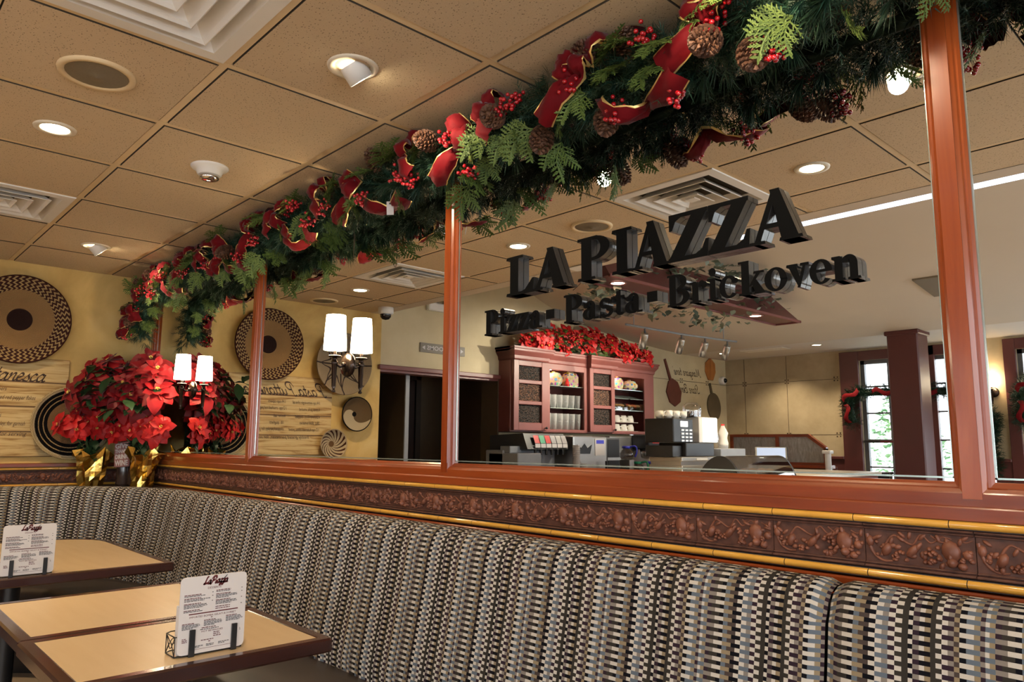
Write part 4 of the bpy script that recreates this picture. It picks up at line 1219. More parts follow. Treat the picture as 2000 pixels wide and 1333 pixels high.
for text, y, z, w in (('1/4 cup extra-virgin olive oil', .425, .435, .26), ('4 cloves garlic, smashed', .425, .378, .20), ('4 anchovy fillets, chopped', .425, .315, .235), ('28oz. diced tomatoes', .425, .262, .19),
                      ('1/2 cup Kalamata olives, pitted', .425, .205, .285), ('freshly grated parmesan, for serving', .52, .140, .52),
                      ('1/4 cup capers', .745, .438, .155), ('1/2 tsp. crushed red pepper flakes', .735, .382, .335), ('kosher salt', .745, .318, .11), ('1lb. spaghetti', .755, .262, .13), ('chopped parsley, for garnish', .755, .208, .27)):
    rec(text, y, z, w)
q.build('lettering', M['ink_brown'], brd)

# ------------------------------------------------------------------ poinsettias
def bract(b, L, W, up, az, droop, mi=0, roll=0.0, fold=.25, o=(0, 0, 0)):
    """pointed leaf of length L leaving the origin; up = angle above the horizontal"""
    rows = []
    prof = [(0, .10), (.18, .55), (.42, 1.0), (.66, .80), (.86, .38), (1, .03)]
    a = up; p = Vector((0, 0, 0)); last = 0
    Rz = Matrix.Rotation(az, 4, 'Z')
    for k, (s, w) in enumerate(prof):
        d = (s-last)*L; last = s
        p = p+Vector((cos(a)*d, 0, sin(a)*d)); a -= droop*.2
        n = Vector((-sin(a), 0, cos(a))); h = W*w/2
        wob = .12*W*((k*7919+int(az*100)) % 5-2)/2*w
        rows.append([Rz @ (p+Vector((0, -h, 0))+n*(h*fold+wob)), Rz @ p, Rz @ (p+Vector((0, h, 0))+n*(h*fold-wob))])
    b.grid([[q_+Vector(o) for q_ in r] for r in rows], mi)


def flower_mesh(name, R, seed, mat, nb=6, ni=5, cup=0.0):
    r = random.Random(seed); b = MB()
    for i in range(nb): bract(b, R*r.uniform(.8, 1.15), R*r.uniform(.56, .74), r.uniform(-.15, .35)+cup, 2*pi*i/nb+r.uniform(-.25, .25), r.uniform(.3, 1.3), 0, 0, r.uniform(-.2, .4))
    for i in range(ni): bract(b, R*r.uniform(.55, .75), R*r.uniform(.36, .46), r.uniform(.3, .6)+cup, 2*pi*(i+.5)/ni+r.uniform(-.2, .2), r.uniform(.1, .7), 0, 0, r.uniform(-.1, .5), (0, 0, R*.05))
    for i in range(3): bract(b, R*r.uniform(.3, .4), R*r.uniform(.2, .26), r.uniform(.7, 1.0), 2*pi*i/3+r.uniform(-.3, .3), .3, 0, 0, .4, (0, 0, R*.08))
    for i in range(7): b.ball((R*.07*cos(i*2.4), R*.07*sin(i*2.4), R*.14+.003*(i % 3)), R*.042, 6, 4, 1)
    return b.mesh(name, [mat, M['pollen']])


def leaves_mesh(name, pts, seed, L0, mat=None):
    r = random.Random(seed); b = MB()
    for (p, az, up) in pts:
        L = L0*r.uniform(.8, 1.25)
        bract(b, L, L*.55, up, az, r.uniform(.4, 1.0), 0, 0, .2, p)
    return b.mesh(name, mat or M['leaf'])


def aim(d):
    return Vector(d).to_track_quat('Z', 'Y').to_euler()


BIGF = [flower_mesh('poinsettia_flower', .150, s, M['bract'], 8, 6) for s in (1, 2, 3, 4)]
SMF = [flower_mesh('poinsettia_flower', .105, s, M['bract2'], 7, 6) for s in (11, 12, 13)]


def plant(root, flowers, meshes, base, leaf_pts, L0, seed, stemr=.004):
    r = random.Random(seed); sb = MB()
    for i, (p, d, s) in enumerate(flowers):
        # keep clear of the mirror and the end wall
        o = link('flower', meshes[i % len(meshes)], root, p, aim(d), s)
        o.rotation_euler.rotate_axis('Z', r.uniform(0, 6.28))
        P = Vector(p); B0 = Vector(base)
        sb.tube(crom([B0, B0.lerp(P, .5)+Vector((0, 0, .04)), P-Vector(d).normalized()*.03, P], 4), stemr, 5)
    for o in root.children:
        if o.name.startswith('flower'): keep_in(o, None, MIR-.006, WX+.088)
    sb.build('stems', M['stem'], root)
    link('leaves', leaves_mesh('leaves', leaf_pts, seed, L0), root)


# tall arrangement in a dark vase
rnd = random.Random(21)
root = empty('poinsettia_arrangement', (-5.70, 1.635, .998), 0, 'tall arrangement of deep red poinsettias in a dark vase in the corner', 'flower arrangement')
O = Vector(root.location)
b = MB()
for dx, dy in ((-.035, -.02), (.040, .03)): b.lathe([(0, 0), (.045, 0), (.048, .01), (.047, .15), (.040, .19), (.020, .215), (.018, .25), (.021, .252), (.015, .25), (0, .2)], 20, (dx, dy, 0))
b.build('vase', M['vase'], root)
fl = []
# (x, y, z) centres of the blooms in the room
SPOTS = [(-5.68, 1.44, 1.87), (-5.46, 1.655, 1.88), (-5.6, 1.52, 1.85), (-5.52, 1.665, 1.8), (-5.66, 1.54, 1.76), (-5.78, 1.29, 1.73), (-5.6, 1.45, 1.69), (-5.4, 1.665, 1.62), (-5.7, 1.35, 1.58), (-5.55, 1.5, 1.58), (-5.46, 1.56, 1.6), (-5.74, 1.27, 1.62), (-5.78, 1.47, 1.7), (-5.58, 1.64, 1.76), (-5.35, 1.665, 1.74), (-5.72, 1.31, 1.46), (-5.3, 1.665, 1.66), (-5.42, 1.665, 1.8), (-5.34, 1.665, 1.8), (-5.4, 1.62, 1.58), (-5.6, 1.51, 1.8), (-5.54, 1.52, 1.74), (-5.5, 1.49, 1.62), (-5.56, 1.58, 1.8), (-5.62, 1.665, 1.8), (-5.8, 1.35, 1.8), (-5.5, 1.52, 1.68)]
C0 = Vector((-5.68, 1.62, 1.52))
for p in SPOTS:
    p = Vector(p); d = (p-C0); d = d.normalized()+Vector((.35, -.45, .15))+Vector((rnd.uniform(-.5, .5), rnd.uniform(-.5, .3), rnd.uniform(-.5, .6)))
    if p.y > 1.6: d.y = min(d.y, -.35)
    if p.x < -5.7: d.x = max(d.x, .35)
    fl.append(((p-O+d.normalized()*rnd.uniform(-.06, .03))[:], d[:], rnd.uniform(.8, 1.22)))
lp = []
for i in range(110):
    a = rnd.uniform(0, 6.28); rr = rnd.uniform(.02, .26); z = rnd.uniform(1.50, 1.80)
    x = max(-5.80, min(-5.34, -5.56+rr*1.2*cos(a))); y = min(1.66, max(1.28, 1.52+rr*sin(a)))
    lp.append(((x-O.x, y-O.y, z-O.z), rnd.uniform(pi*1.0, pi*2.1), rnd.uniform(-.5, .6)))
plant(root, fl, BIGF, (0, 0, .24), lp, .12, 5)

# two small plants in gold foil
def foil_pot(root, R, H, seed, flare):
    r = random.Random(seed); b = MB(); n = 17
    rows = []
    for k in range(8):
        t_ = k/7; row = []
        for i in range(n):
            a = 2*pi*i/n
            cr = (.006+.016*t_)*sin(a*7+seed)+(.004+.012*t_)*sin(a*13+k*.9)+r.uniform(-.007, .007)
            rad = R*(.80+.22*min(1, t_*1.4))+cr+(flare*max(0, t_-.72)*r.uniform(.6, 1.3))
            z = H*t_+(r.uniform(-.012, .012)+.030*sin(a*4+seed) if k > 6 else r.uniform(-.008, .008) if k else 0)
            row.append((rad*cos(a), rad*sin(a), z))
        rows.append(row)
    b.grid(rows, 0, False, True); b.add(rows[0], [tuple(range(n))[::-1]])
    b.build('foil_wrap', M['foil'], root)
    b = MB(); b.lathe([(0, H*.72), (R*.8, H*.72)], 20); b.build('soil', M['twig'], root)
def small_plant(loc, R, H, pts, label, seed):
    root = empty('potted_poinsettia', loc, 0, label, 'potted plant', 'bright red poinsettias in gold foil')
    r = random.Random(seed); O = Vector(loc)
    foil_pot(root, R, H, seed, .10)
    fl = [((Vector(p)-O)[:], d, r.uniform(.85, 1.1)) for p, d in pts]
    lp = []
    for i in range(26):
        a = r.uniform(0, 6.28); y = r.uniform(.01, .07)
        lp.append(((y*cos(a), min(y*sin(a), .03), H+r.uniform(-.02, .10)), a if sin(a) < .3 else -a, r.uniform(-.7, .3)))
    plant(root, fl, SMF, (0, 0, H*.7), lp, .085, seed)
small_plant((-5.785, 1.425, .998), .088, .235, [((-5.74, 1.26, 1.45), (.5, -.7, .5)), ((-5.70, 1.36, 1.43), (.7, -.6, .35)), ((-5.77, 1.20, 1.41), (.3, -.9, .2)), ((-5.70, 1.30, 1.38), (.7, -.6, 0)), ((-5.64, 1.40, 1.46), (.8, -.3, .4)), ((-5.70, 1.42, 1.39), (.8, -.5, .1)), ((-5.80, 1.30, 1.49), (.4, -.6, .7))],
            'bright red poinsettia in crumpled gold foil left of the printed sign', 31)
small_plant((-5.515, 1.675, .998), .080, .245, [((-5.60, 1.54, 1.405), (.55, -.8, .25)), ((-5.52, 1.58, 1.375), (.7, -.7, .15)), ((-5.55, 1.60, 1.445), (.6, -.6, .5)), ((-5.45, 1.63, 1.405), (.75, -.6, .25)), ((-5.36, 1.66, 1.42), (.8, -.5, .3)), ((-5.28, 1.70, 1.40), (.85, -.45, .2)), ((-5.38, 1.64, 1.365), (.8, -.6, .05)), ((-5.47, 1.66, 1.46), (.5, -.5, .7)), ((-5.30, 1.68, 1.36), (.9, -.4, 0)), ((-5.62, 1.50, 1.36), (.5, -.85, .1))],
            'bright red poinsettia in gold foil right of the printed sign', 32)
# the printed sign between the pots
sg = empty('printed_sign', (-5.632, 1.572, 1.128), radians(28), 'small pinkish printed sign between the two gold foil pots', 'sign')
b = MB(); b.box((-.066, -.004, 0), (.066, .004, .170), bev=.001); b.build('panel', M['sign_pink'], sg, rot=(0, radians(-4), 0))
q = MB(); F2 = Matrix.Translation((0, -.005, 0))
for text, z, s in (('GIVE', .128, .046), ('THANKS', .096, .034), ('DRINK', .056, .042), ('WINE', .010, .050)):
    type_(q, text, s, F2 @ Matrix.Translation((0, 0, z)), 0, 0, 'CENTER', .116, .0018)
q.build('lettering', M['paper'], sg, rot=(0, radians(-4), 0))
# ------------------------------------------------------------------ the garland along the top of the mirrors
GP = crom([(-5.68, 1.65, 2.05), (-5.69, 1.66, 2.16), (-5.64, 1.675, 2.27), (-5.50, 1.685, 2.355), (-5.2, 1.69, 2.39), (-4.4, 1.688, 2.388), (-3.6, 1.69, 2.392), (-2.8, 1.688, 2.388), (-2.0, 1.69, 2.392), (-1.2, 1.69, 2.39), (-.5, 1.69, 2.388), (.2, 1.69, 2.39)], 10)
GL = [0.0]
for i in range(1, len(GP)): GL.append(GL[-1]+(GP[i]-GP[i-1]).length)
GT = GL[-1]
def gpos(s):
    s = max(0, min(GT-1e-4, s))
    for i in range(1, len(GL)):
        if GL[i] >= s:
            f = (s-GL[i-1])/(GL[i]-GL[i-1]); return GP[i-1].lerp(GP[i], f), (GP[i]-GP[i-1]).normalized()
def gx(x):
    """arc length where the garland passes x (on its straight run)"""
    for i in range(len(GP)-1):
        if GP[i].x > -5.5 and GP[i].x <= x <= GP[i+1].x: return GL[i]+(x-GP[i].x)
    return GT if x > 0 else 0
def frame(s):
    p, t_ = gpos(s)
    up = Vector((0, 0, 1))
    n = Vector((0, -1, 0)); n = (n-t_*n.dot(t_)).normalized(); u = t_.cross(n); u = u if u.z > 0 or abs(u.z) < .2 else -u
    if abs(t_.z) > .8: u = Vector((1 if t_.z > 0 else 1, 0, 0)); u = (u-t_*u.dot(t_)-n*u.dot(n)).normalized()*(-1)
    return p, t_, n, u
def around(s, th, r):
    """th: 0 = out into the room, 90 = up, -90 = down"""
    p, t_, n, u = frame(s); a = radians(th)
    return p+(n*cos(a)+u*sin(a))*r
def lim(v):
    return Vector((max(v.x, WX+.008), min(v.y, MIR-.012), min(v.z, CZ-.010)))
gar = empty('christmas_garland', (0, 0, 0), 0, 'thick evergreen Christmas garland with red ribbons hung along the mirror tops', 'garland')
rg = random.Random(12)
# tinsel pine branches
b = MB()
NB = 3700
for i in range(NB):
    s = rg.uniform(0, GT); th = rg.uniform(-180, 180)
    if abs(th) > 125 and rg.random() < .6: th = rg.uniform(-130, 100)
    p, t_, n, u = frame(s)
    a = radians(th); rad = n*cos(a)+u*sin(a)
    st = p+rad*rg.uniform(.005, .03)
    d = (rad*rg.uniform(.6, 1.1)+t_*rg.uniform(-1.0, 1.0)+Vector((0, 0, -.25))).normalized()
    L = rg.uniform(.06, .105)*(1.3 if rg.random() < .10 else 1)
    long_ = rg.random() < .16
    mi = 1 if rg.random() < .22 else 0
    k = 34 if not long_ else 26
    bend = Vector((rg.uniform(-.3, .3), rg.uniform(-.3, .3), rg.uniform(-.4, .2)))
    if not long_:
        ax1 = d.cross(Vector((.3, .5, .8))).normalized(); ax2 = d.cross(ax1)
        for j in range(k):
            f = .12+.88*j/k
            q = st+d*L*f+bend*L*.3*f*f
            an = j*2.399
            nd = (ax1*cos(an)+ax2*sin(an)+d*.75).normalized()
            nl = rg.uniform(.020, .032)
            e = q+nd*nl; w = nd.cross(d).normalized()*.0017
            b.add([lim(q-w), lim(q+w), lim(e)], [(0, 1, 2)], mi)
    else:
        q = st+d*L*.7
        for j in range(k):
            nd = (d+Vector((rg.gauss(0, .38), rg.gauss(0, .38), rg.gauss(0, .38)-.1))).normalized()
            nl = rg.uniform(.05, .085); m_ = q+nd*nl*.5; e = q+nd*nl+Vector((0, 0, -.012))
            w = nd.cross(Vector((rg.random(), rg.random(), .5))).normalized()*.0014
            b.add([lim(q), lim(m_-w), lim(e), lim(m_+w)], [(0, 1, 2, 3)], mi)
o = b.build('pine_needles', [M['needle'], M['needle2']], gar); o['kind'] = 'stuff'
b = MB(); b.tube([GP[i] for i in range(0, len(GP), 2)], .022, 8); b.build('core_branch', M['needle'], gar)
# cedar sprays
def cedar_mesh(seed):
    r = random.Random(seed); b = MB(); L = .15
    pts = [Vector((0, .015*sin(i*.5), L*i/8-.0015*i*i*.3)) for i in range(9)]
    def strip(P, w0, w1):
        rows = []
        for i, p in enumerate(P):
            f = i/(len(P)-1); w = w0+(w1-w0)*f
            d = (P[min(i+1, len(P)-1)]-P[max(i-1, 0)]).normalized(); sd = Vector((0, d.z, -d.y)).normalized()
            rows.append([p-sd*w+Vector((.0012, 0, 0)), p+Vector((0, 0, 0)), p+sd*w+Vector((.0012, 0, 0))])
        b.grid(rows)
    strip(pts, .0030, .0016)
    for i in range(1, 9):
        for sd in (-1, 1):
            l = (.062-.0055*i)*r.uniform(.8, 1.15)
            d = Vector((r.uniform(-.25, .25), sd*.78, .62)).normalized()
            P = [pts[i]+d*l*k/4+Vector((-.10*l*k*k/16, 0, .18*l*k*k/16)) for k in range(5)]
            strip(P, .0030, .0016)
            for k in (1, 2, 3):
                for s2 in (-1, 1):
                    dd = (d*.8+Vector((r.uniform(-.2, .2), -s2*d.z*.7, s2*d.y*.7))).normalized(); l2 = l*.36*(1-.15*k)
                    strip([P[k], P[k]+dd*l2*.6, P[k]+dd*l2], .0028, .0012)
    base = (list(b.v), list(b.f), list(b.m), list(b.sm))
    for sg, k in ((-1, .85), (1, .78)):
        Mx = Matrix.Rotation(radians(sg*34), 4, 'X') @ Matrix.Rotation(radians(sg*12), 4, 'Y') @ Matrix.Scale(k, 4)
        n0 = len(b.v); b.v += [tuple(Mx @ Vector(v)) for v in base[0]]; b.f += [tuple(i+n0 for i in f) for f in base[1]]; b.m += base[2]; b.sm += base[3]
    return b.mesh('cedar_spray', M['cedar'])
CM = [cedar_mesh(s) for s in range(4)]
for i in range(98):
    s = GT*(i+.5)/98+rg.uniform(-.02, .02); th = rg.choice([-95, -70, -50, -35, -15, 5, 25, 45, 70])+rg.uniform(-12, 12)
    p, t_, n, u = frame(s); q = around(s, th, rg.uniform(.085, .130))
    a = radians(th); rad = n*cos(a)+u*sin(a)
    d = (rad*.55+t_*rg.uniform(-.9, .9)+Vector((0, 0, -.45))).normalized()
    # keep the tip inside the room
    Ls = rg.uniform(.7, 1.1)
    tip = q+d*.19*Ls
    if tip.y > MIR-.02: d.y -= (tip.y-MIR+.03)/.19; d.normalize()
    if tip.z > CZ-.02: d.z -= (tip.z-CZ+.03)/.19; d.normalize()
    X = (rad-d*rad.dot(d)); X = X.normalized() if X.length > .05 else d.orthogonal().normalized(); Y = d.cross(X)
    Mx = Matrix((X, Y, d)).transposed()
    link('cedar_spray', CM[i % 4], gar, q, Mx.to_euler(), Ls)
# velvet ribbon: chains of puffs pinched between
def ribbon(nodes, seed=0, width=.074, rmax=.048, tail=True):
    r = random.Random(seed); rows = []
    N = 9
    for k in range(len(nodes)-1):
        (s0, a0), (s1, a1) = nodes[k], nodes[k+1]; last = tail and k == len(nodes)-2
        bs = r.uniform(-.015, .015); hi = rmax*r.uniform(.8, 1.15)
        for i in range(N+(1 if k == len(nodes)-2 else 0)):
            t_ = i/N; sn = sin(pi*t_)
            if last: bul = sin(pi*min(1, t_*.62+.0))**.8; wf = .40+.62*min(1, sin(pi*min(.5, t_*.9))**.7)
            else: bul = sn**.75; wf = .36+.68*sn**.6
            q = around(s0+(s1-s0)*t_+bs*sn, a0+(a1-a0)*t_, .098+hi*bul)
            rows.append((q, s0+(s1-s0)*t_, wf*width, 1-sn if not last else 1-bul))
    b = MB(); cols = [0, .045, .16, .33, .5, .67, .84, .955, 1]; out = []
    for i, (q, s_, w, pin) in enumerate(rows):
        d = (rows[min(i+1, len(rows)-1)][0]-rows[max(i-1, 0)][0]).normalized()
        pc, t_, n, u = frame(s_); o_ = (q-pc); o_ = (o_-d*o_.dot(d)).normalized(); side = d.cross(o_)
        row = []
        for c in cols:
            f = 2*c-1
            h = (1-f*f)*w*.24+pin*.012*sin(f*8+seed)+.006*sin(i*1.1+f*4+seed)+.003*sin(i*2.3-f*9+seed)
            row.append(lim(q+side*f*w*.5+o_*h))
        out.append(row)
    for j in range(len(cols)-1):
        b.grid([[r_[j], r_[j+1]] for r_ in out], 1 if j in (0, len(cols)-2) else 0)
    # one smooth sheet: weld the strips
    me = b.mesh('ribbon', [M['velvet'], M['gold']])
    import bmesh
    bm = bmesh.new(); bm.from_mesh(me); bmesh.ops.remove_doubles(bm, verts=bm.verts, dist=1e-5); bm.to_mesh(me); bm.free()
    return link('ribbon', me, gar)
def bow(x, kind, seed, s=None):
    c = gx(x) if s is None else s
    r = random.Random(seed); j = lambda a: r.uniform(-a, a)
    if kind == 0:
        ribbon([(c+.15, 88+j(8)), (c+.06, 52+j(6)), (c, 28), (c-.02, 2+j(8)), (c-.17, -42+j(8))], seed)
        ribbon([(c+.0, 30), (c-.11, 34+j(10)), (c-.05, 8)], seed+1, tail=False)
    elif kind == 1:
        ribbon([(c-.15, -40+j(8)), (c-.02, -82), (c+.14, -48+j(8))], seed, .078, .055)
    elif kind == 2:
        ribbon([(c+.03, 72+j(8)), (c, 36), (c-.02, 6), (c+.05, -30+j(8))], seed)
    elif kind == 3:
        ribbon([(c+.10, 40+j(8)), (c+.01, 16), (c-.10, 2+j(8)), (c-.03, -26)], seed)
        ribbon([(c+.02, 14), (c+.06, -20), (c+.13, -58+j(8))], seed+1)
    else:
        ribbon([(c, 22), (c+.09, 6+j(8)), (c+.02, -22), (c-.12, -58+j(6))], seed, .078)
for x, k, sd in ((-5.34, 2, 3), (-5.14, 3, 4), (-4.92, 1, 5), (-4.70, 0, 6), (-4.38, 3, 7), (-4.14, 4, 8), (-3.96, 1, 9), (-3.70, 0, 10), (-3.42, 3, 11), (-3.22, 1, 12), (-3.00, 2, 13), (-2.74, 4, 14), (-2.50, 1, 15), (-2.30, 2, 16),
                 (-2.02, 4, 17), (-1.84, 2, 18), (-1.38, 0, 20), (-1.20, 1, 21), (-.93, 0, 22), (-.42, 3, 24), (-.2, 0, 25)):
    bow(x, k, sd)
for s, k, sd in ((.04, 3, 31), (.17, 2, 32), (.32, 2, 33)): bow(0, k, sd, s)
# pine cones
def cone_mesh(seed):
    r = random.Random(seed); b = MB(); H = .085; N = 96
    b.ball((0, 0, H*.5), .018, 10, 6, 0, (1, 1, 2.0))
    for i in range(N):
        f = i/N; z = H*(.03+.94*f); R = .036*sin(pi*(.13+.83*f))**.75
        a = i*2.39996; L = .016*(1-.25*f)
        d = Vector((cos(a), sin(a), .25+1.1*(f-.35))).normalized(); t_ = Vector((-sin(a), cos(a), 0)); n = d.cross(t_)
        p = Vector((cos(a)*R*.62, sin(a)*R*.62, z)); w = .0088*(1-.3*f)
        e = p+d*L*1.15
        b.add([p-t_*w*.4, p+t_*w*.4, e+t_*w, e+d*.003+n*.002, e-t_*w, p+d*L*.5+n*.004, e-n*.0035], [(0, 1, 5), (1, 2, 5), (2, 3, 5), (3, 4, 5), (4, 0, 5), (2, 6, 3), (3, 6, 4), (0, 6, 1), (1, 6, 2), (0, 4, 6)], 0)
    return b.mesh('pine_cone', M['cone'])
PC = [cone_mesh(1), cone_mesh(2)]
for i, (x, th, r_, d) in enumerate(((-5.30, 20, .13, (.3, -1, .2)), (-4.86, 60, .13, (.2, -.7, .6)), (-3.0, 82, .12, (-.4, -.6, .8)), (-2.14, 12, .15, (.2, -1, -.1)), (-1.78, -2, .155, (.5, -1, -.2)), (-1.62, -60, .14, (.3, -.5, -.9)), (-1.44, 42, .15, (.8, -.5, .2)),
                                     (-1.36, -70, .14, (.2, -.4, -1)), (-1.26, 66, .13, (.1, -.6, .8)), (-.96, -30, .16, (.1, -1, -.4)), (-.88, -62, .15, (.5, -.6, -.8)), (-.66, 25, .15, (.3, -.8, .2)), (-.64, -8, .15, (.4, -.9, -.3)), (-2.56, 50, .14, (.2, -.8, .5)), (-4.0, -20, .15, (.2, -.9, -.4)))):
    link('pine_cone', PC[i % 2], gar, around(gx(x), th, r_-.045), aim(d), 1.05)
for s, th, d in ((.03, 20, (.1, -.8, -.5)), (.10, 0, (.8, -.5, -.4)), (.38, 30, (0, -1, .3))): link('pine_cone', PC[0], gar, around(s, th, .085), aim(d))
# berry clusters
def berry_mesh(seed):
    r = random.Random(seed); b = MB()
    for i in range(24):
        f = r.random(); c = Vector((r.gauss(0, .013), r.gauss(0, .013), .012+.075*f))
        b.ball(c, r.uniform(.0062, .0078), 8, 6, 0); b.tube([Vector((0, 0, c.z*.45)), c], .0007, 4, 1)
    b.tube([Vector((0, 0, -.02)), Vector((0, 0, .06))], .0012, 4, 1)
    return b.mesh('berry_cluster', [M['berry'], M['twig']])
BM = [berry_mesh(s) for s in (1, 2, 3)]
for i, (x, th) in enumerate(((-5.42, 0), (-5.28, -35), (-5.05, 15), (-4.80, 40), (-4.62, -15), (-4.30, -25), (-4.10, 5), (-3.86, -42), (-3.66, -10), (-3.40, 62), (-3.20, 25), (-3.05, -32), (-2.90, -8), (-2.62, -22), (-2.34, -12), (-2.28, -30), (-2.02, 0), (-1.98, -85), (-1.76, 18), (-1.66, 32), (-1.44, 15), (-1.30, -55), (-1.12, -78), (-1.14, 25), (-.93, 12), (-.92, 32), (-.80, -72), (-.5, -40), (-.35, 10))):
    p = around(gx(x), th, .104); d = Vector((rg.uniform(-.4, .4), -.6, rg.uniform(-1.0, -.2)))
    link('berry_cluster', BM[i % 3], gar, p, aim(d), 1.0)
for s, th in ((.02, -20), (.12, 30), (.22, -25), (.33, 15)): link('berry_cluster', BM[0], gar, around(s, th, .09), aim((.3, -.7, -.7)))
# white price tag, loose wire
p = around(gx(-2.47), -58, .135)
b = MB(); b.box((-.015, -.001, -.055), (.015, .001, 0), bev=.0008); b.cyl((0, -.002, -.009), (0, .002, -.009), .004, n=10, mi=1)
b.tube([(0, 0, -.009), (0, .01, .03), (.01, .03, .06)], .0006, 4)
o = b.build('price_tag', [M['paper'], M['ink']], gar, p, (radians(8), 0, radians(40))); o['label'] = 'small white paper price tag'
b = MB(); p = around(gx(-2.90), -100, .10); b.tube(crom([p, p+Vector((.01, .0, -.05)), p+Vector((-.005, .01, -.12)), p+Vector((.012, .0, -.16)), p+Vector((.02, 0, -.05))], 6), .0012, 5); b.build('loose_wire', M['twig'], gar)
for o in list(gar.children):
    if o.name.split('.')[0] in ('cedar_spray', 'pine_cone', 'berry_cluster', 'ribbon'): keep_in(o, CZ-.008, MIR-.010, WX+.008)
# ------------------------------------------------------------------ what the mirror shows: the bar side of the room
# cabinet let into the bar wall (local frame = room frame)
CF, CD, CB = -5.745, -5.70, -6.14      # fronts of the open bays and of the glazed doors, back
cab = empty('display_cabinet', (CF, -2.94, 1.45), 0, 'reddish brown display cabinet with glazed bean doors and open shelves', 'cabinet')
CO = Vector(cab.location)
DV = (-1.705, -2.20, -2.91, -3.37, -4.19)
def cb(b, lo, hi, mi=0, bev=.004): b.box(tuple(Vector(lo)-CO), tuple(Vector(hi)-CO), mi, bev=bev)
b = MB()
for y in DV: cb(b, (CB, y-.016, 1.45), (CF, y+.016, 2.20))
cb(b, (CB, -4.206, 1.43), (CF, -1.689, 1.462)); cb(b, (CB, -4.206, 2.185), (CF, -1.689, 2.22)); cb(b, (CB, -4.206, 1.43), (CB+.02, -1.689, 2.22))
for a, c in ((-2.29, -2.185), (-2.926, -2.86), (-3.386, -3.36), (-4.206, -4.01)): cb(b, (CF-.02, a, 1.44), (CF+.004, c, 2.2))
for a, c in ((-2.88, -2.27), (-4.03, -3.37)): cb(b, (CF-.02, a, 2.13), (CF+.003, c, 2.2)); cb(b, (CF-.02, a, 1.44), (CF+.003, c, 1.466))
b.build('carcass', M['maroon2'], cab)
b = MB()
prf = [(.0, 2.19), (.012, 2.205), (.016, 2.235), (.045, 2.275), (.050, 2.285), (.050, 2.305), (.060, 2.31), (.060, 2.33), (0, 2.33)]
def cornice(y0, y1, xf):
    xb = WX+.002
    for k in range(len(prf)-1):
        (a, za), (c, zc) = prf[k], prf[k+1]
        P = [(xb, y1+a, za), (xf+a, y1+a, za), (xf+a, y0-a, za), (xb, y0-a, za)]; Q = [(xb, y1+c, zc), (xf+c, y1+c, zc), (xf+c, y0-c, zc), (xb, y0-c, zc)]
        b.add([tuple(Vector(p)-CO) for p in P+Q], [(0, 1, 5, 4), (1, 2, 6, 5), (2, 3, 7, 6)])
    b.add([tuple(Vector(p)-CO) for p in ((xb, y1, 2.33), (xf+.06, y1+.06, 2.33), (xf+.06, y0-.06, 2.33), (xb, y0, 2.33))], [(0, 1, 2, 3)])
cornice(-4.206, -1.689, CF); cornice(-2.19, -1.689, CD+.02); cornice(-3.375, -2.915, CD+.02)
b.build('cornice', M['maroon2'], cab)
for (y0, y1) in ((-2.195, -1.70), (-3.37, -2.915)):
    d = MB(); w = .075 if y1-y0 > .48 else .066
    L = lambda x, y, z: tuple(Vector((x, y, z))-CO)
    d.box(L(CF, y0, 1.445), L(CD, y0+w, 2.2), bev=.004); d.box(L(CF, y1-w, 1.445), L(CD, y1, 2.2), bev=.004)
    for a, c in ((1.445, 1.53), (1.72, 1.76), (1.945, 1.985), (2.135, 2.2)): d.box(L(CF+.002, y0+w-.002, a), L(CD-.002, y1-w+.002, c), bev=.004)
    dr = d.build('door', M['maroon2'], cab)
    for k, (a, c) in enumerate(((1.53, 1.72), (1.76, 1.945), (1.985, 2.135))):
        q = MB(); q.box(L(CF+.008, y0+w-.004, a-.004), L(CF+.014, y1-w+.004, c+.004)); q.build('pane', M['beans'] if k == 1 else M['beans_dk'], dr)
    q = MB(); q.cyl(L(CD, y0+.03, 1.475), L(CD+.02, y0+.03, 1.475), .006); q.ball(L(CD+.028, y0+.03, 1.475), .014); q.build('knob', M['iron'], dr)
def shelf(y0, y1, z):
    q = MB(); cb(q, (CB+.021, y0, z-.008), (CF-.03, y1, z), bev=.001); q.build('glass_shelf', M['edge_glass'], cab)
for z in (1.96, 1.71): shelf(-2.892, -2.218, z)
for z in (1.98, 1.725): shelf(-4.172, -3.388, z)
for y in (-2.36, -3.46):
    q = MB(); q.ball(tuple(Vector((CF-.06, y, 2.155))-CO), .024); q.cyl(tuple(Vector((CF-.06, y, 2.17))-CO), tuple(Vector((CF-.06, y, 2.186))-CO), .03); q.build('cabinet_light', M['bulb'], cab)
    lamp_late.append((CF-.10, y, 2.09))
# glasses, cups, jars
def glass_mesh(h, r):
    b = MB(); b.lathe([(0, .004), (r*.74, 0), (r, h), (r-.003, h), (r*.72, .010), (0, .010)], 16); return b.mesh('drinking_glass', M['ware'])
G1, G2 = glass_mesh(.150, .042), glass_mesh(.185, .044)
for z, me, gl, gr in ((1.7105, G1, 'short clear glass on the middle shelf of the first open bay', 'glasses on the middle cabinet shelf'), (1.4625, G2, 'tall clear glass on the bottom of the first open bay', 'glasses on the cabinet floor')):
    for r_ in range(3):
        for k in range(6):
            tag(link('drinking_glass', me, None, (-5.83-.1*r_, -2.33-.1*k, z)), gl, 'glass', gr)
def cup_mesh():
    b = MB(); b.lathe([(0, .003), (.028, 0), (.038, .03), (.041, .07), (.038, .07), (.034, .03), (.02, .012), (0, .010)], 16); b.tube(crom([(0, .040, .058), (0, .066, .055), (0, .064, .028), (0, .037, .022)], 5), .005, 6); return b.mesh('coffee_cup', M['porcelain'])
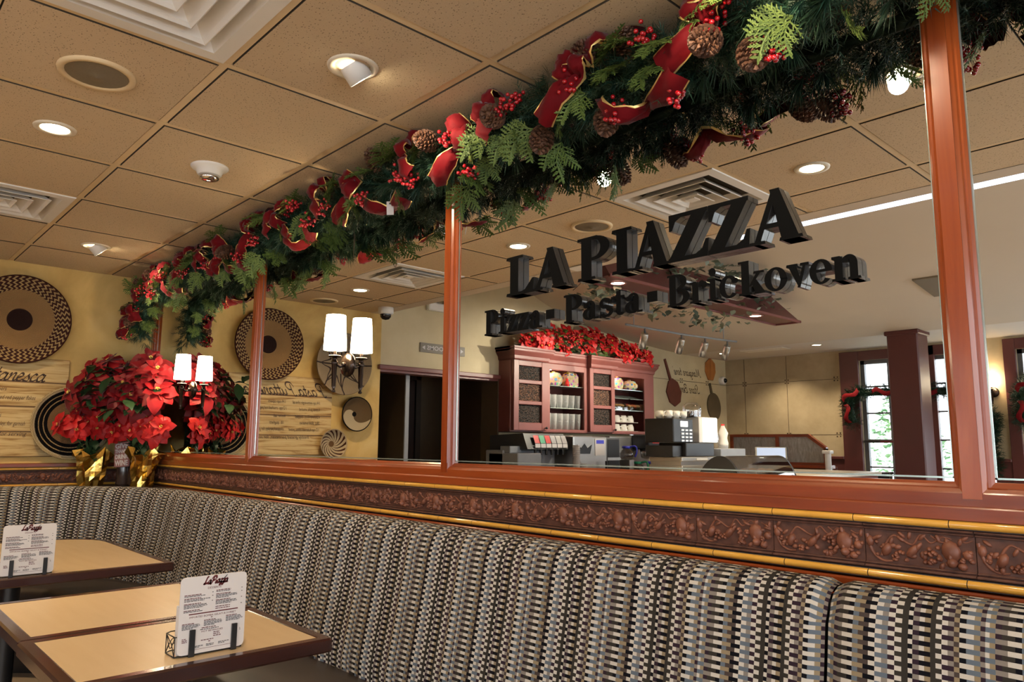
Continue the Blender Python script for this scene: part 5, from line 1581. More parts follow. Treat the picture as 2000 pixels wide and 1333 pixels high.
def saucer_mesh():
    b = MB(); b.box((-.10, -.22, 0), (.10, .22, .006), bev=.003); return b.mesh('cup_tray', M['porcelain'])
CU = cup_mesh(); TR = saucer_mesh()
for i, z in enumerate((1.4635, 1.572)):
    tag(link('cup_tray', TR, None, (-5.88, -3.70, z)), 'white tray under the %s row of upturned cups' % ('lower', 'upper')[i], 'tray', 'trays of cups in the cabinet')
    for k in range(3):
        for r_ in range(2):
            tag(link('coffee_cup', CU, None, (-5.835-.095*r_, -3.555-.135*k, z+.0885), (pi, 0, pi), 1.15), 'white coffee cup upside down on the %s tray in the cabinet' % ('lower', 'upper')[i], 'cup', 'upturned cups on the %s tray' % ('lower', 'upper')[i])
def jar(x, y, z, pr, label, lidr, sq=False):
    root = empty('ceramic_jar', (x, y, z), 0, label, 'jar', 'painted ceramic jars on the top shelves')
    b = MB()
    if sq: b.box((-.06, -.095, 0), (.06, .095, .15), bev=.02); b.box((-.05, -.07, .145), (.05, .07, .17), bev=.015)
    else: b.lathe(pr, 24)
    b.build('body', M['ceramic'], root)
    b = MB(); t_ = .17 if sq else pr[-1][1]; b.lathe([(lidr, t_-.004), (lidr, t_+.008), (lidr*.7, t_+.02), (lidr*.25, t_+.024), (lidr*.3, t_+.034), (0, t_+.038)], 20); b.build('lid', M['ceramic'], root)
jar(-5.86, -2.47, 1.9605, [(0, 0), (.07, 0), (.10, .04), (.105, .08), (.09, .12), (.075, .13)], 'round fruit painted jar on the first top shelf', .08)
jar(-5.86, -2.75, 1.9605, None, 'square painted canister on the first top shelf', .04, True)
jar(-5.85, -3.60, 1.9805, [(0, 0), (.06, 0), (.08, .06), (.075, .11), (.06, .125)], 'tall painted jar under the light in the second bay', .062)
jar(-5.87, -3.86, 1.9805, [(0, 0), (.075, 0), (.11, .04), (.112, .07), (.085, .10)], 'squat painted jar with knob lid in the second bay', .088)
b = MB(); b.lathe([(0, 0), (.022, 0), (.024, .05), (.012, .07), (.012, .09), (0, .09)], 14); tag(b.build('red_bottle', M['red_plastic'], None, (-5.79, -2.62, 1.9605)), 'small red bottle between the jar and the canister', 'bottle')
for k, (y, lab) in enumerate(((-3.58, 'clear pastry bin nearer the glazed door'), (-3.90, 'clear pastry bin at the end of the cabinet'))):
    root = empty('pastry_bin', (-5.90, y, 1.7255), 0, lab, 'food bin', 'clear bins of pastries')
    b = MB(); b.box((-.12, -.14, 0), (.12, -.136, .09)); b.box((-.12, .136, 0), (.12, .14, .09)); b.box((.116, -.14, 0), (.12, .14, .08)); b.box((-.12, -.14, 0), (.12, .14, .004)); b.build('bin', M['glass'], root)
    b = MB(); b.box((-.12, -.14, -.003), (.13, .14, .003), M=Matrix.Translation((0, 0, .17)) @ Matrix.Rotation(radians(14), 4, 'Y')); b.build('lid', M['edge_glass'], root)
    for i in range(8):
        q = MB(); q.ball((0, 0, .0), .046, 8, 5, sc=(1, .7, .45)); tag(q.build('pastry', M['pastry'], None, (-5.90+.10*((i % 2)-.5), y-.09+.06*(i//2), 1.7255+.028+.03*(i % 2))), 'brown pastry inside the %s bin' % ('first clear', 'last clear')[k], 'pastry', 'pastries in the %s bin' % ('first clear', 'last clear')[k])
# poinsettia spray on top of the cabinet
root = empty('poinsettia_spray', (-5.80, -2.92, 2.331), 0, 'long spray of red poinsettias lying on top of the cabinet', 'flower arrangement')
rr = random.Random(8); CFl = [flower_mesh('poinsettia_flower', .10, s, M['bract2'], 6, 4) for s in (51, 52, 53)]
for i in range(62):
    f = (i+.5)/62; y = 1.14-2.32*f; hh = .07+.22*sin(pi*min(1, max(0, .08+.92*f)))**.8
    z = rr.uniform(.02, 1)*hh; x = .10*(1-z/.34)+rr.uniform(-.02, .05)
    q = link('flower', CFl[i % 3], root, (x, y, z+.02), aim((.8, rr.uniform(-.5, .7), rr.uniform(-.2, .9))), rr.uniform(.8, 1.15)); keep_in(q, None, None, WX+.006)
link('leaves', leaves_mesh('leaves', [((rr.uniform(.0, .10), rr.uniform(-1.15, 1.12), rr.uniform(.03, .24)), rr.uniform(-1.4, 1.4), rr.uniform(-.2, .8)) for i in range(110)], 3, .10, M['cedar']), root)
b = MB(); b.tube([(0, -1.15, .03), (0, 0, .05), (0, 1.12, .03)], .012, 6); b.build('stems', M['stem'], root)
# back counter and its machines
def solid(name, lo, hi, mat, label, cat, bev=.006, group=None):
    c = Vector(((lo[0]+hi[0])/2, (lo[1]+hi[1])/2, lo[2])); b = MB(); b.box(tuple(Vector(lo)-c), tuple(Vector(hi)-c), bev=bev)
    return tag(b.build(name, mat, None, c), label, cat, group)
bc = empty('back_counter', (-5.595, -3.30, 0), 0, 'back bar counter along the end wall below the cabinet', 'counter')
b = MB(); b.box((-.33, -1.35, 0), (.28, 1.56, .88)); b.build('cabinet_body', M['maroon2'], bc)
b = MB(); b.box((-.33, -1.37, .88), (.31, 1.60, .92), bev=.005); b.build('worktop', M['steel'], bc)
b = MB(); b.box((-.329, -1.0, .92), (-.315, 1.55, 1.40)); b.build('splashback', M['steel'], bc)
Zb = .9205
# soda dispenser
s = empty('soda_dispenser', (-5.62, -1.84, Zb), 0, 'grey soda fountain with a row of coloured flavour labels', 'soda machine')
b = MB(); b.box((-.25, -.38, 0), (.02, .38, .32), bev=.01); b.box((-.20, .05, 0), (.24, .38, .29), bev=.008); b.box((-.05, .20, .29), (.10, .36, .36), bev=.006); b.build('body', M['grey'], s)
b = MB(); b.add([(-.25, -.40, .30), (.19, -.40, .33), (.19, .20, .33), (-.25, .32, .30), (-.25, -.40, .47), (.12, -.40, .49), (.12, .20, .49), (-.25, .32, .47)], [(3, 2, 1, 0), (4, 5, 6, 7), (0, 1, 5, 4), (1, 2, 6, 5), (2, 3, 7, 6), (3, 0, 4, 7)]); b.build('head', M['black'], s)
for i, mt_ in enumerate(('red_plastic', 'green_plastic', 'red_plastic', 'paper', 'white', 'paper')):
    y = .06-.082*i; b = MB(); b.add([(.195, y-.036, .390), (.195, y+.036, .390), (.160, y+.036, .470), (.160, y-.036, .470)], [(0, 1, 2, 3)]); b.add([(.199, y-.036, .345), (.199, y+.036, .345), (.196, y+.036, .385), (.196, y-.036, .385)], [(0, 1, 2, 3)], 1); b.build('flavour_label', [M[mt_], M['paper']], s)
    b = MB(); b.cyl((.16, y, .33), (.16, y, .27), .018, .013, 10); b.build('nozzle', M['black'], s)
b = MB(); b.box((.0, -.40, 0), (.24, .04, .05), bev=.004); b.build('drip_tray', M['steel'], s)
# paper cups
for k, (y, x, n_, lab) in enumerate(((-2.30, -5.365, 13, 'tall stack of white paper cups beside the brewer'), (-2.41, -5.36, 4, 'short stack of white paper cups in front of the brewer'))):
    r0 = empty('paper_cup_stack', (x, y, Zb), 0, lab, 'paper cups', 'stacks of paper cups')
    q = MB()
    for i in range(n_): q.lathe([(.030, .022*i), (.041, .022*i+.105), (.043, .022*i+.108), (.041, .022*i+.11)], 14)
    q.build('cups', M['paper'], r0)
# tea brewer
s = empty('tea_brewer', (-5.62, -2.62, Zb), 0, 'steel tea brewer with black crown shaped emblem and spigot', 'brewer')
b = MB(); b.box((-.25, -.02, 0), (.20, .30, .475), bev=.012); b.box((-.22, -.29, .0), (.17, -.02, .47), bev=.012); b.build('body', M['steel'], s)
b = MB(); b.prism([(-.09, .0), (.09, .0), (.12, .10), (.05, .06), (0, .11), (-.05, .06), (-.12, .10)], .006, M=Matrix.Translation((.20, .13, .28)) @ Matrix.Rotation(pi/2, 4, 'Z') @ Matrix.Rotation(pi/2, 4, 'X')); b.build('emblem', M['black'], s)
b = MB(); b.box((.17, -.25, .26), (.174, -.08, .44)); b.build('label', M['paper'], s)
b = MB(); b.box((.1742, -.23, .39), (.1755, -.10, .43)); b.build('label_print', M['blue_plastic'], s)
b = MB(); b.cyl((.17, -.20, .10), (.24, -.20, .10), .016); b.cyl((.23, -.20, .07), (.23, -.20, .20), .012); b.build('spigot', M['iron'], s)
# grinder
s = empty('coffee_grinder', (-5.62, -3.03, Zb), 0, 'black and steel coffee grinder between the two brewers', 'grinder')
b = MB(); b.box((-.2, -.12, 0), (.16, .12, .46), bev=.008); b.build('body', M['steel_dk'], s)
b = MB(); b.box((.16, -.10, .24), (.165, .10, .44), bev=.002); b.box((.16, -.10, .03), (.166, .10, .20), bev=.002); b.build('front_panel', M['black'], s)
b = MB(); b.box((.166, -.11, .205), (.172, .11, .235)); b.build('steel_band', M['steel'], s)
# coffee brewer and decanters
s = empty('coffee_brewer', (-5.62, -3.60, Zb), 0, 'steel coffee brewer with black control head and lit display', 'brewer')
b = MB(); b.box((-.25, -.33, 0), (-.06, .36, .48), bev=.008); b.box((-.06, -.33, 0), (.22, .36, .03), bev=.004); b.build('body', M['steel'], s)
b = MB(); b.box((-.06, -.33, .33), (.20, -.05, .50), bev=.01); b.build('head', M['black'], s)
b = MB(); b.box((.201, -.25, .40), (.203, -.12, .47)); b.build('display', M['red_plastic'], s)
b = MB(); b.lathe([(.02, .21), (.07, .23), (.085, .33), (0, .33)], 20, (.07, -.18, 0)); b.build('brew_basket', M['steel'], s)
def decanter(x, y, z, mt_, lab):
    r0 = empty('coffee_decanter', (x, y, z), radians(-100), lab, 'coffee pot', 'glass coffee pots by the brewer')
    b = MB(); b.lathe([(0, 0), (.06, 0), (.085, .035), (.085, .07), (.05, .12), (.045, .14), (.05, .15)], 20); b.build('glass_bowl', M['smoke_glass'], r0)
    b = MB(); b.lathe([(.046, .125), (.052, .13), (.052, .152), (.046, .155)], 18); b.tube(crom([(.0, .045, .145), (.0, .12, .15), (.0, .135, .09), (.0, .11, .03)], 5), .011, 8); b.build('handle', M[mt_], r0)
decanter(-5.47, -3.49, Zb+.0305, 'green_plastic', 'glass coffee pot with green handle'); decanter(-5.46, -3.72, Zb+.0305, 'blue_plastic', 'glass coffee pot with blue handle before the brewer'); decanter(-5.50, -3.32, Zb+.0305+.18, 'blue_plastic', 'glass coffee pot with blue handle on the upper warmer')
b = MB(); b.box((-.08, -.04, 0), (.08, .05, .178), bev=.004); tag(b.build('warmer_stand', M['steel'], None, (-5.50, -3.32, Zb+.0305)), 'steel warmer stand below the upper coffee pot', 'stand')
# front counter
fc = empty('front_counter', (-3.75, -2.7, 0), 0, 'service counter under the hanging dark red canopy', 'counter')
b = MB(); b.box((-.5, -2.1, 0), (.5, 2.1, .99), bev=.006); b.build('counter_body', M['maroon2'], fc)
b = MB(); b.box((-.53, -2.13, .99), (.53, 2.13, 1.03), bev=.008); b.build('countertop', M['stone'], fc)
Zc = 1.0305
def Y(u): return -1.99-.0084*(u-1300)
def Z(v): return 1.3+(865-v)*.0051
X0 = -4.0
s = empty('drawer_unit', (X0, Y(1340), Zc), 0, 'low steel drawer unit below the black box on the counter', 'drawer unit')
b = MB(); b.box((-.2, -.36, 0), (.16, .32, .09), bev=.006); b.box((-.2, -.36, .125), (.16, .32, .165), bev=.006); b.box((-.19, -.35, .09), (.14, .31, .125)); b.build('body', M['steel'], s)
b = MB(); b.box((.16, -.08, .135), (.168, .10, .152), bev=.002); b.build('handle', M['white'], s)
zt = Zc+.166
solid('black_box', (X0-.18, Y(1372), zt), (X0+.12, Y(1317), zt+.125), M['black'], 'plain black box standing on the steel drawer unit', 'box')
s = empty('espresso_machine', (X0-.02, Y(1318), zt), 0, 'coffee machine with lit display and rows of steel keys', 'coffee machine')
b = MB(); b.box((-.2, .02, 0), (.10, .16, .10), bev=.004); b.box((-.2, -.14, .126), (.12, .17, .345), bev=.008); b.build('body', M['black'], s)
b = MB(); b.box((.12, -.05, .27), (.123, .06, .32)); b.build('display', M['lightbox'], s)
for i in range(3):
    for k in range(4): b = MB(); b.box((.12, -.115+.062*i, .135+.032*k), (.126, -.07+.062*i, .152+.032*k), bev=.001); b.build('key', M['steel'], s)
s = empty('light_panel', (X0-.05, Y(1377), zt+.126), 0, 'glowing white panel box beside the coffee machine keys', 'light box')
b = MB(); b.box((-.10, -.135, 0), (.10, .175, .245), bev=.006); b.build('case', M['white'], s)
b = MB(); b.box((.1005, -.13, .01), (.103, .12, .235)); b.build('lit_face', M['lightbox'], s)
for k in range(6):
    tag(link('coffee_cup', CU, None, (X0+.0-.10*(k % 2), Y(1306)-.115*(k//2), zt+.347), (0, 0, pi*(k % 2))), 'white coffee cup standing on top of the coffee machine', 'cup', 'cups on the coffee machine')
s = empty('glass_jar', (X0-.05, Y(1360), zt+.373), 0, 'clear domed jar half full of coffee on the light panel', 'jar')
b = MB(); b.lathe([(.085, 0), (.09, .07), (.085, .10), (.05, .135), (0, .14)], 22); b.build('dome', M['glass'], s)
b = MB(); b.lathe([(0, 0), (.08, 0.0), (.082, .05), (0, .055)], 20); b.build('coffee', M['beans'], s)
def bottle(y, z, lab, pr, mt_, cap, x=X0):
    r0 = empty('bottle', (x, y, z), 0, lab, 'bottle', 'bottles beside the light panel')
    b = MB(); b.lathe(pr, 18); b.build('body', mt_, r0); b = MB(); t_ = pr[-1][1]; b.lathe([(.017, t_-.012), (.017, t_+.014), (0, t_+.014)], 14); b.build('cap', cap, r0)
solid('bottle_shelf', (X0-.12, Y(1440), Zc), (X0+.12, Y(1386), Zc+.24), M['grey'], 'grey stand carrying the two bottles on the counter', 'stand')
bottle(Y(1398), Zc+.241, 'slim clear bottle with blue label beside the light panel', [(0, 0), (.032, 0), (.034, .11), (.014, .17), (.013, .225)], M['glass'], M['white'])
bottle(Y(1415), Zc+.241, 'wavy plastic bottle with red cap at the end of the machines', [(0, 0), (.045, 0), (.05, .05), (.038, .10), (.05, .15), (.02, .21), (.016, .225)], M['white'], M['red_plastic'])
# pastry case
s = empty('pastry_case', (-3.52, -2.52, Zc), 0, 'curved glass pastry case with black end on the counter', 'display case')
def arch(n=14): return [(-.23, 0)]+[(-.23+.0+.46*(i/n), .175*sin(pi*(.12+.88*(1-i/n)/1.0)*.5)**.7*(1 if i < n else 0)) for i in range(n+1)]
A_ = [(.23-.46*i/14, .18*(1-abs((i/14)*2-.75)**2.2*(1 if (i/14)*2 > .75 else 1.9*.9)) if 0 < i < 14 else 0) for i in range(15)]
A_ = [(x, max(0, z)) for x, z in A_]
for y0, nm in ((.475, 'end_panel'), (-.50, 'end_panel')):
    b = MB(); b.prism([(x, z) for x, z in A_], .03, M=Matrix.Translation((0, y0+.03, 0)) @ Matrix.Rotation(pi/2, 4, 'X')); b.build(nm, M['black'], s)
b = MB(); b.grid([[(x, -.475, z) for x, z in A_], [(x, .48, z) for x, z in A_]]); b.build('curved_glass', M['smoke_glass'], s)
b = MB(); b.box((-.2, -.46, .0), (.2, .46, .012)); b.build('tray', M['steel'], s)
for i in range(10): q = MB(); q.ball((0, 0, 0), .05, 8, 5, sc=(1, .8, .5)); tag(q.build('pastry', M['pastry'], None, (-3.56+.12*(i % 2), -2.88+.08*i, Zc+.0385)), 'brown pastry inside the curved glass case', 'pastry', 'pastries in the curved glass case')
# tablet till
s = empty('tablet_till', (-3.85, -3.62, Zc), radians(62), 'tilted tablet till with blue screen on the counter', 'tablet')
b = MB(); b.box((-.10, -.16, -.012), (.10, .16, 0), M=Matrix.Translation((0, 0, .17)) @ Matrix.Rotation(radians(66), 4, 'Y'), bev=.006); b.build('case', M['black'], s)
b = MB(); b.box((-.085, -.14, .0005), (.085, .14, .002), M=Matrix.Translation((0, 0, .17)) @ Matrix.Rotation(radians(66), 4, 'Y')); b.build('screen', M['screen'], s)
b = MB(); b.cyl((-.03, 0, 0), (-.03, 0, .17), .018); b.box((-.10, -.08, 0), (.06, .08, .012), bev=.003); b.build('stand', M['steel_dk'], s)
b = MB(); b.lathe([(0, 0), (.11, 0), (.12, .05), (.125, .17), (.12, .17), (.11, .02), (0, .02)], 22); tag(b.build('steel_bowl', M['steel'], None, (-3.98, -3.31, Zc)), 'steel bowl on the counter before the tablet', 'bowl')
# canopy hanging over the counter
s = empty('hanging_canopy', (-3.44, -1.85, 2.50), 0, 'long dark red canopy with two red downlights over the counter', 'canopy')
y0, y1 = -1.43, 1.46
b = MB(); b.add([(-.13, y0, 0), (.13, y0, 0), (.13, y1, 0), (-.13, y1, 0), (-.06, y0+.35, .26), (-.02, y0+.35, .26), (-.02, y1, .26), (-.06, y1, .26)], [(0, 1, 2, 3), (7, 6, 5, 4), (0, 4, 5, 1), (1, 5, 6, 2), (2, 6, 7, 3), (3, 7, 4, 0)]); b.build('hood', M['maroon'], s)
b = MB(); b.box((.115, y0-.01, -.012), (.137, y1, .012), bev=.003); b.box((-.137, y0-.01, -.012), (-.115, y1, .012), bev=.003); b.box((-.137, y0-.012, -.012), (.137, y0+.012, .012), bev=.003); b.build('edge_trim', M['maroon_dk'], s)
for y in (1.21, -.81): b = MB(); ring(b, .052, .068, -.002, th=.005); b.lathe([(.052, -.003), (.04, -.002), (0, -.002)], 20, mi=1, o=(0, 0, 0)); b.build('downlight', [M['maroon2'], M['bulb_r']], s, (0, y, 0))
# ivy trailing over the canopy
rv = random.Random(77); b = MB()
for i in range(560):
    f = rv.random()
    if rv.random() < .72: y = rv.uniform(-2.9, -1.0); x = -3.44+rv.gauss(0, .13); z = 2.68+rv.gauss(.03, .09)
    elif rv.random() < .5: y = rv.uniform(-1.0, -.42); x = -3.6+rv.gauss(0, .08); z = 2.46+rv.gauss(0, .05)
    else: y = rv.uniform(-2.5, -1.2); x = -3.58+rv.gauss(0, .06); z = 2.43+rv.gauss(0, .05)
    bract(b, rv.uniform(.05, .085), rv.uniform(.045, .07), rv.uniform(-.8, .5), rv.uniform(0, 6.28), .5, 0, 0, .1, (x, y, z))
for y in (-2.6, -2.1, -1.6, -1.1, -.6): b.tube(crom([(-3.44, y, 2.76), (-3.5, y+.1, 2.7), (-3.58, y+.2, 2.5), (-3.6, y+.28, 2.42)], 5), .003, 5, 1)
tag(b.build('trailing_ivy', [M['ivy'], M['twig']]), 'grey green ivy trailing over the dark red canopy', 'ivy', None, 'stuff')
# track light
s = empty('track_light', (-4.55, -3.16, 2.50), 0, 'suspended rail with four silver spot heads by the bar', 'track light')
b = MB(); b.tube([(-.06, .95, 0), (0, 0, -.012), (.06, -.96, 0)], .012, 8); b.build('rail', M['grey'], s)
for y in (.84, -.72):
    zc_ = .33 if y > 0 else .16
    b = MB(); b.cyl((-.05*y, y, 0), (-.05*y, y, zc_), .006); b.lathe([(.04, zc_), (.04, zc_-.008), (0, zc_-.01)], 16, (-.05*y, y, 0)); b.build('suspension_rod', M['grey'], s)
for y in (.66, .06, -.36, -.78):
    b = MB(); A = Matrix.Translation((-.06*y, y, -.06)) @ Matrix.Rotation(radians(28), 4, 'Y') @ Matrix.Rotation(radians(-16), 4, 'X')
    b.lathe([(0, .0), (.036, 0), (.040, -.01), (.040, -.17), (.034, -.17), (.034, -.15), (0, -.15)], 18, M=A); h_ = b.build('spot_head', M['steel'], s)
    b = MB(); b.cyl((-.06*y, y, -.01), (-.06*y, y, -.065), .010); b.build('bracket', M['steel_dk'], h_)
downlight(-5.45, -5.42, 2.56, 'round downlight in the soffit nearest the bar corner'); downlight(-4.15, -5.45, 2.56, 'round downlight in the soffit left of the column'); downlight(-1.6, -5.45, 2.56, 'round downlight in the soffit right of the column')
b = MB(); b.box((-.30, -.12, -.008), (.30, .12, 0), bev=.002); q = b.build('soffit_vent', M['white'], None, (-4.85, -5.45, 2.56)); tag(q, 'long white air vent in the soffit beside the bar', 'air vent')
b = MB(); b.box((-.19, -.27, -.02), (.19, .27, 0), bev=.003); q = b.build('vault_vent', M['speaker'], None, (-2.04, -3.40, 2.700), (radians(7.2), 0, 0)); tag(q, 'plain return air vent on the sloped ceiling', 'air vent')
# wooden peels and painted words
def peel(y, z, outline, hl, hw, rot, mat, label):
    root = empty('pizza_peel', (WX, y, z), 0, label, 'pizza peel', 'wooden peels hung on the bar wall')
    R_ = Matrix.Rotation(pi/2, 4, 'Z') @ Matrix.Rotation(pi/2, 4, 'X') @ Matrix.Rotation(rot, 4, 'Z')
    b = MB(); b.prism(outline, .016, M=Matrix.Translation((.003, 0, 0)) @ R_); b.build('blade', mat, root)
    t_ = max(p[1] for p in outline); b = MB(); b.prism([(-hw, t_-.01), (hw, t_-.01), (hw*.8, t_+hl), (-hw*.8, t_+hl)], .018, M=Matrix.Translation((.002, 0, 0)) @ R_); b.build('handle', mat, root)
peel(-4.90, 2.03, [(-.16, -.08), (-.08, -.19), (.06, -.20), (.15, -.10), (.16, .06), (.05, .17), (-.05, .17), (-.14, .08)], .30, .022, radians(-24), M['pizza'], 'dark red wooden peel with long handle beside the cabinet')
peel(-5.83, 2.40, [(-.13, -.04), (-.06, -.16), (.06, -.16), (.13, -.04), (.12, .09), (.05, .14), (-.05, .14), (-.12, .09)], .02, .03, 0, M['peel2'], 'orange brown wooden board lit by the soffit light')
peel(-5.90, 1.86, [(.17*cos(2*pi*i/28), .20*sin(2*pi*i/28)) for i in range(28)], .15, .022, radians(-16), M['peel3'], 'round olive coloured peel near the room corner')
q = MB(); F3 = Matrix.Translation((WX+.0025, 0, 0)) @ Matrix.Rotation(pi/2, 4, 'Z')
script(q, "Mangiare bene'", .66, -5.58, 2.27, F3, 0, .30, .16, .06); script(q, "Stare Bene'", .52, -5.54, 2.03, F3, 0, .30, .16, .06)
tag(q.build('painted_motto', M['ink_brown']), 'two lines of dark script painted on the wall between the peels', 'lettering')
# small dome camera, emergency lamp, restroom sign
root = empty('security_camera', (WX+.001, -6.12, 2.25), 0, 'white security camera on the wall in the far corner', 'security camera')
b = MB(); b.lathe([(.06, 0), (.06, .05), (.05, .07), (0, .075)], 20, ax='x'); b.build('housing', M['white'], root)
b = MB(); b.ball((.07, -.0, 0), .036); b.build('dome', M['dome'], root)
root = empty('emergency_light', (WX+.001, -.86, 2.66), 0, 'white emergency light with two small lamps above the corridor', 'emergency light')
b = MB(); b.box((0, -.16, -.04), (.06, .16, .04), bev=.01); b.build('housing', M['white'], root)
for y in (-.08, .08): b = MB(); b.lathe([(0, .0), (.035, .0), (.045, .05), (0, .05)], 16, (.0, y, .05), 'x'); b.build('lamp_head', M['steel'], root)
root = empty('restroom_sign', (WX+.0005, -.92, 2.195), 0, 'grey restroom sign with white letters above the corridor', 'sign')
b = MB(); b.box((0, -.285, 0), (.012, .285, .095), bev=.002); b.build('panel', M['sign_grey'], root)
q = MB(); F4 = Matrix.Translation((.0125, 0, 0)) @ Matrix.Rotation(pi/2, 4, 'Z')
type_(q, 'RESTROOMS', .062, F4 @ Matrix.Translation((0, -.0004, .028)), 0, 0, 'CENTER', .40, .0012)
for sgn in (-1, 1): q.add([F4 @ Vector((sgn*.225, -.0006, .026)), F4 @ Vector((sgn*.225, -.0006, .070)), F4 @ Vector((sgn*.262, -.0006, .048))], [(0, 1, 2)])
q.build('lettering', M['paper'], root)
# booth partition by the windows
s = empty('booth_partition', (-4.62, -5.26, 0), 0, 'wood framed booth divider with two streaky glass panes', 'partition')
hx = .62
b = MB(); b.box((-hx-.08, -.05, 0), (hx+.04, .05, 1.03)); b.build('base_panel', M['peel3'], s)
b = MB()
b.box((-hx-.10, -.07, 1.03), (hx+.06, .07, 1.07), bev=.006); b.box((-hx-.04, -.03, 1.07), (-hx, .03, 1.44)); b.box((-.02, -.0299, 1.07), (.02, .0299, 1.41)); b.box((-hx-.04, -.0301, 1.41), (.40, .0301, 1.445)); b.box((hx-.03, -.03, 1.07), (hx, .03, 1.27))
b.prism([(.39, 1.41), (.405, 1.445), (hx, 1.285), (hx, 1.245)], .06, M=Matrix.Translation((0, .03, 0)) @ Matrix.Rotation(pi/2, 4, 'X')); b.box((-hx, -.0295, 1.07), (hx, .0295, 1.10)); b.build('frame', M['wood_x'], s)
b = MB(); b.prism([(-hx, 1.09), (-.02, 1.09), (-.02, 1.42), (-hx, 1.42)], .008, M=Matrix.Translation((0, .004, 0)) @ Matrix.Rotation(pi/2, 4, 'X')); b.build('pane', M['streak'], s)
b = MB(); b.prism([(.02, 1.09), (hx-.03, 1.09), (hx-.03, 1.26), (.40, 1.42), (.02, 1.42)], .008, M=Matrix.Translation((0, .004, 0)) @ Matrix.Rotation(pi/2, 4, 'X')); b.build('pane', M['streak'], s)
b = MB(); b.cyl((0, 0, 0), (0, 0, 1.21), .035); b.box((-.05, -.05, 1.21), (.05, .05, 1.25), bev=.008); tag(b.build('white_post', M['white'], None, (-3.93, -5.12, 0)), 'short white post beside the booth divider', 'post')
# chair by the window
s = empty('dining_chair', (-3.49, -5.085, 0), 0, 'black dining chair in front of the glazed door', 'chair')
b = MB(); b.box((-.21, -.21, .44), (.21, .21, .48), bev=.012); b.build('seat', M['black'], s)
for x in (-.18, .18):
    b = MB(); b.cyl((x, .18, 0), (x, .18, .44), .016); b.build('leg', M['iron'], s)
    b = MB(); b.tube([(x, -.19, 0), (x, -.19, .46), (x, -.23, 1.0)], .016); b.build('leg', M['iron'], s)
b = MB(); b.grid([[(-.2+.4*i/8, -.23-.03*sin(pi*i/8), z) for i in range(9)] for z in (.80, .98+.0)]); b.tube([(-.21+.42*i/8, -.23-.03*sin(pi*i/8), .99+.012*abs(i-4)/4) for i in range(9)], .015); b.build('backrest', M['black'], s)
# window garlands
def window_garland(path, label, seed):
    P = crom(path, 10); r = random.Random(seed)
    root = empty('window_garland', (0, 0, 0), 0, label, 'garland', 'garlands draped round the far windows')
    b = MB()
    for i in range(620):
        k = r.randrange(len(P)-1); p = P[k].lerp(P[k+1], r.random()); d = Vector((r.gauss(0, 1), abs(r.gauss(0, .8)), r.gauss(0, 1))).normalized()
        for j in range(12):
            q = p+d*.03+d*.10*j/12; nd = (d*.7+Vector((r.gauss(0, .6), r.gauss(0, .5), r.gauss(0, .6)))).normalized(); e = q+nd*.05; w = nd.orthogonal().normalized()*.003
            if e.y < YS+.045: e.y = YS+.045
            b.add([q-w, q+w, e], [(0, 1, 2)], j % 2)
    o = b.build('pine_needles', [M['needle'], M['needle2']], root); o['kind'] = 'stuff'
    b = MB(); b.tube(P, .045, 8); b.build('core_branch', M['needle'], root)
    for k in range(6, len(P)-4, 13):
        b = MB(); p = P[k]; d = (P[min(k+3, len(P)-1)]-P[k-3]).normalized(); up = d.cross(Vector((0, 1, 0)))
        rows = []
        for i in range(9):
            f = i/8; c = p+d*(-.12+.24*f)+Vector((0, .10+.03*sin(pi*f), 0))+up*(.03*sin(2*pi*f)); rows.append([c-up*.028, c+Vector((0, .012, 0)), c+up*.028])
        b.grid(rows); b.build('ribbon', M['velvet'], root)
WY = YS+.11
window_garland([(-4.03, WY, 1.60), (-4.07, WY, 1.80), (-4.0, WY, 1.96), (-3.7, WY, 1.98), (-3.3, WY, 1.97), (-2.95, WY, 1.96), (-2.72, WY, 1.94)], 'evergreen garland across the window left of the sconce', 41)
window_garland([(-2.50, WY, 1.02), (-2.52, WY, 1.35), (-2.50, WY, 1.55), (-2.49, WY, 1.66)], 'evergreen garland hanging below the far wall sconce', 42)
window_garland([(-2.15, WY, 1.55), (-2.17, WY, 1.80), (-2.08, WY, 2.0), (-1.7, WY, 2.02), (-1.2, WY, 1.98)], 'evergreen garland across the window right of the sconce', 43)
sconce(-2.47, YS+.0035, 1.99, 'lit wall sconce between the far windows', 's')
# hedge outside
for k, (x, y, h, r0, lab) in enumerate(((-6.05, -8.9, 2.55, .68, 'tall conifer outside the glazed door, left one'), (-4.30, -8.7, 2.30, .68, 'conifer outside the glazed door, right one'), (-2.85, -9.2, 2.2, .66, 'conifer outside behind the column'))):
    r = random.Random(60+k); root = empty('conifer', (x, y, 0), 0, lab, 'tree', 'trees outside the windows'); b = MB()
    for i in range(900):
        f = r.random(); z = .1+f*(h-.1); R_ = r0*(1-f**2.2)*r.uniform(.75, 1)+.03; a = r.uniform(0, 6.28)
        bract(b, .14, .09, r.uniform(-.3, .9), a+r.uniform(-.8, .8), .4, 0, 0, .1, (R_*cos(a), R_*sin(a), z))
    b.build('foliage', M['hedge'], root); b = MB(); b.cyl((0, 0, 0), (0, 0, h*.9), .05); b.build('trunk', M['twig'], root)
b = MB(); b.box((-14, -20, -.14), (10, -6.42, -.1)); struct(b.build('ground', plain('pale_paving', (.62, .62, .60), .8)))
P_CAN, P_SPOT, P_TRK, SKY, EXPO = 1.7, 0.5, 1.0, 5.0, 0.82
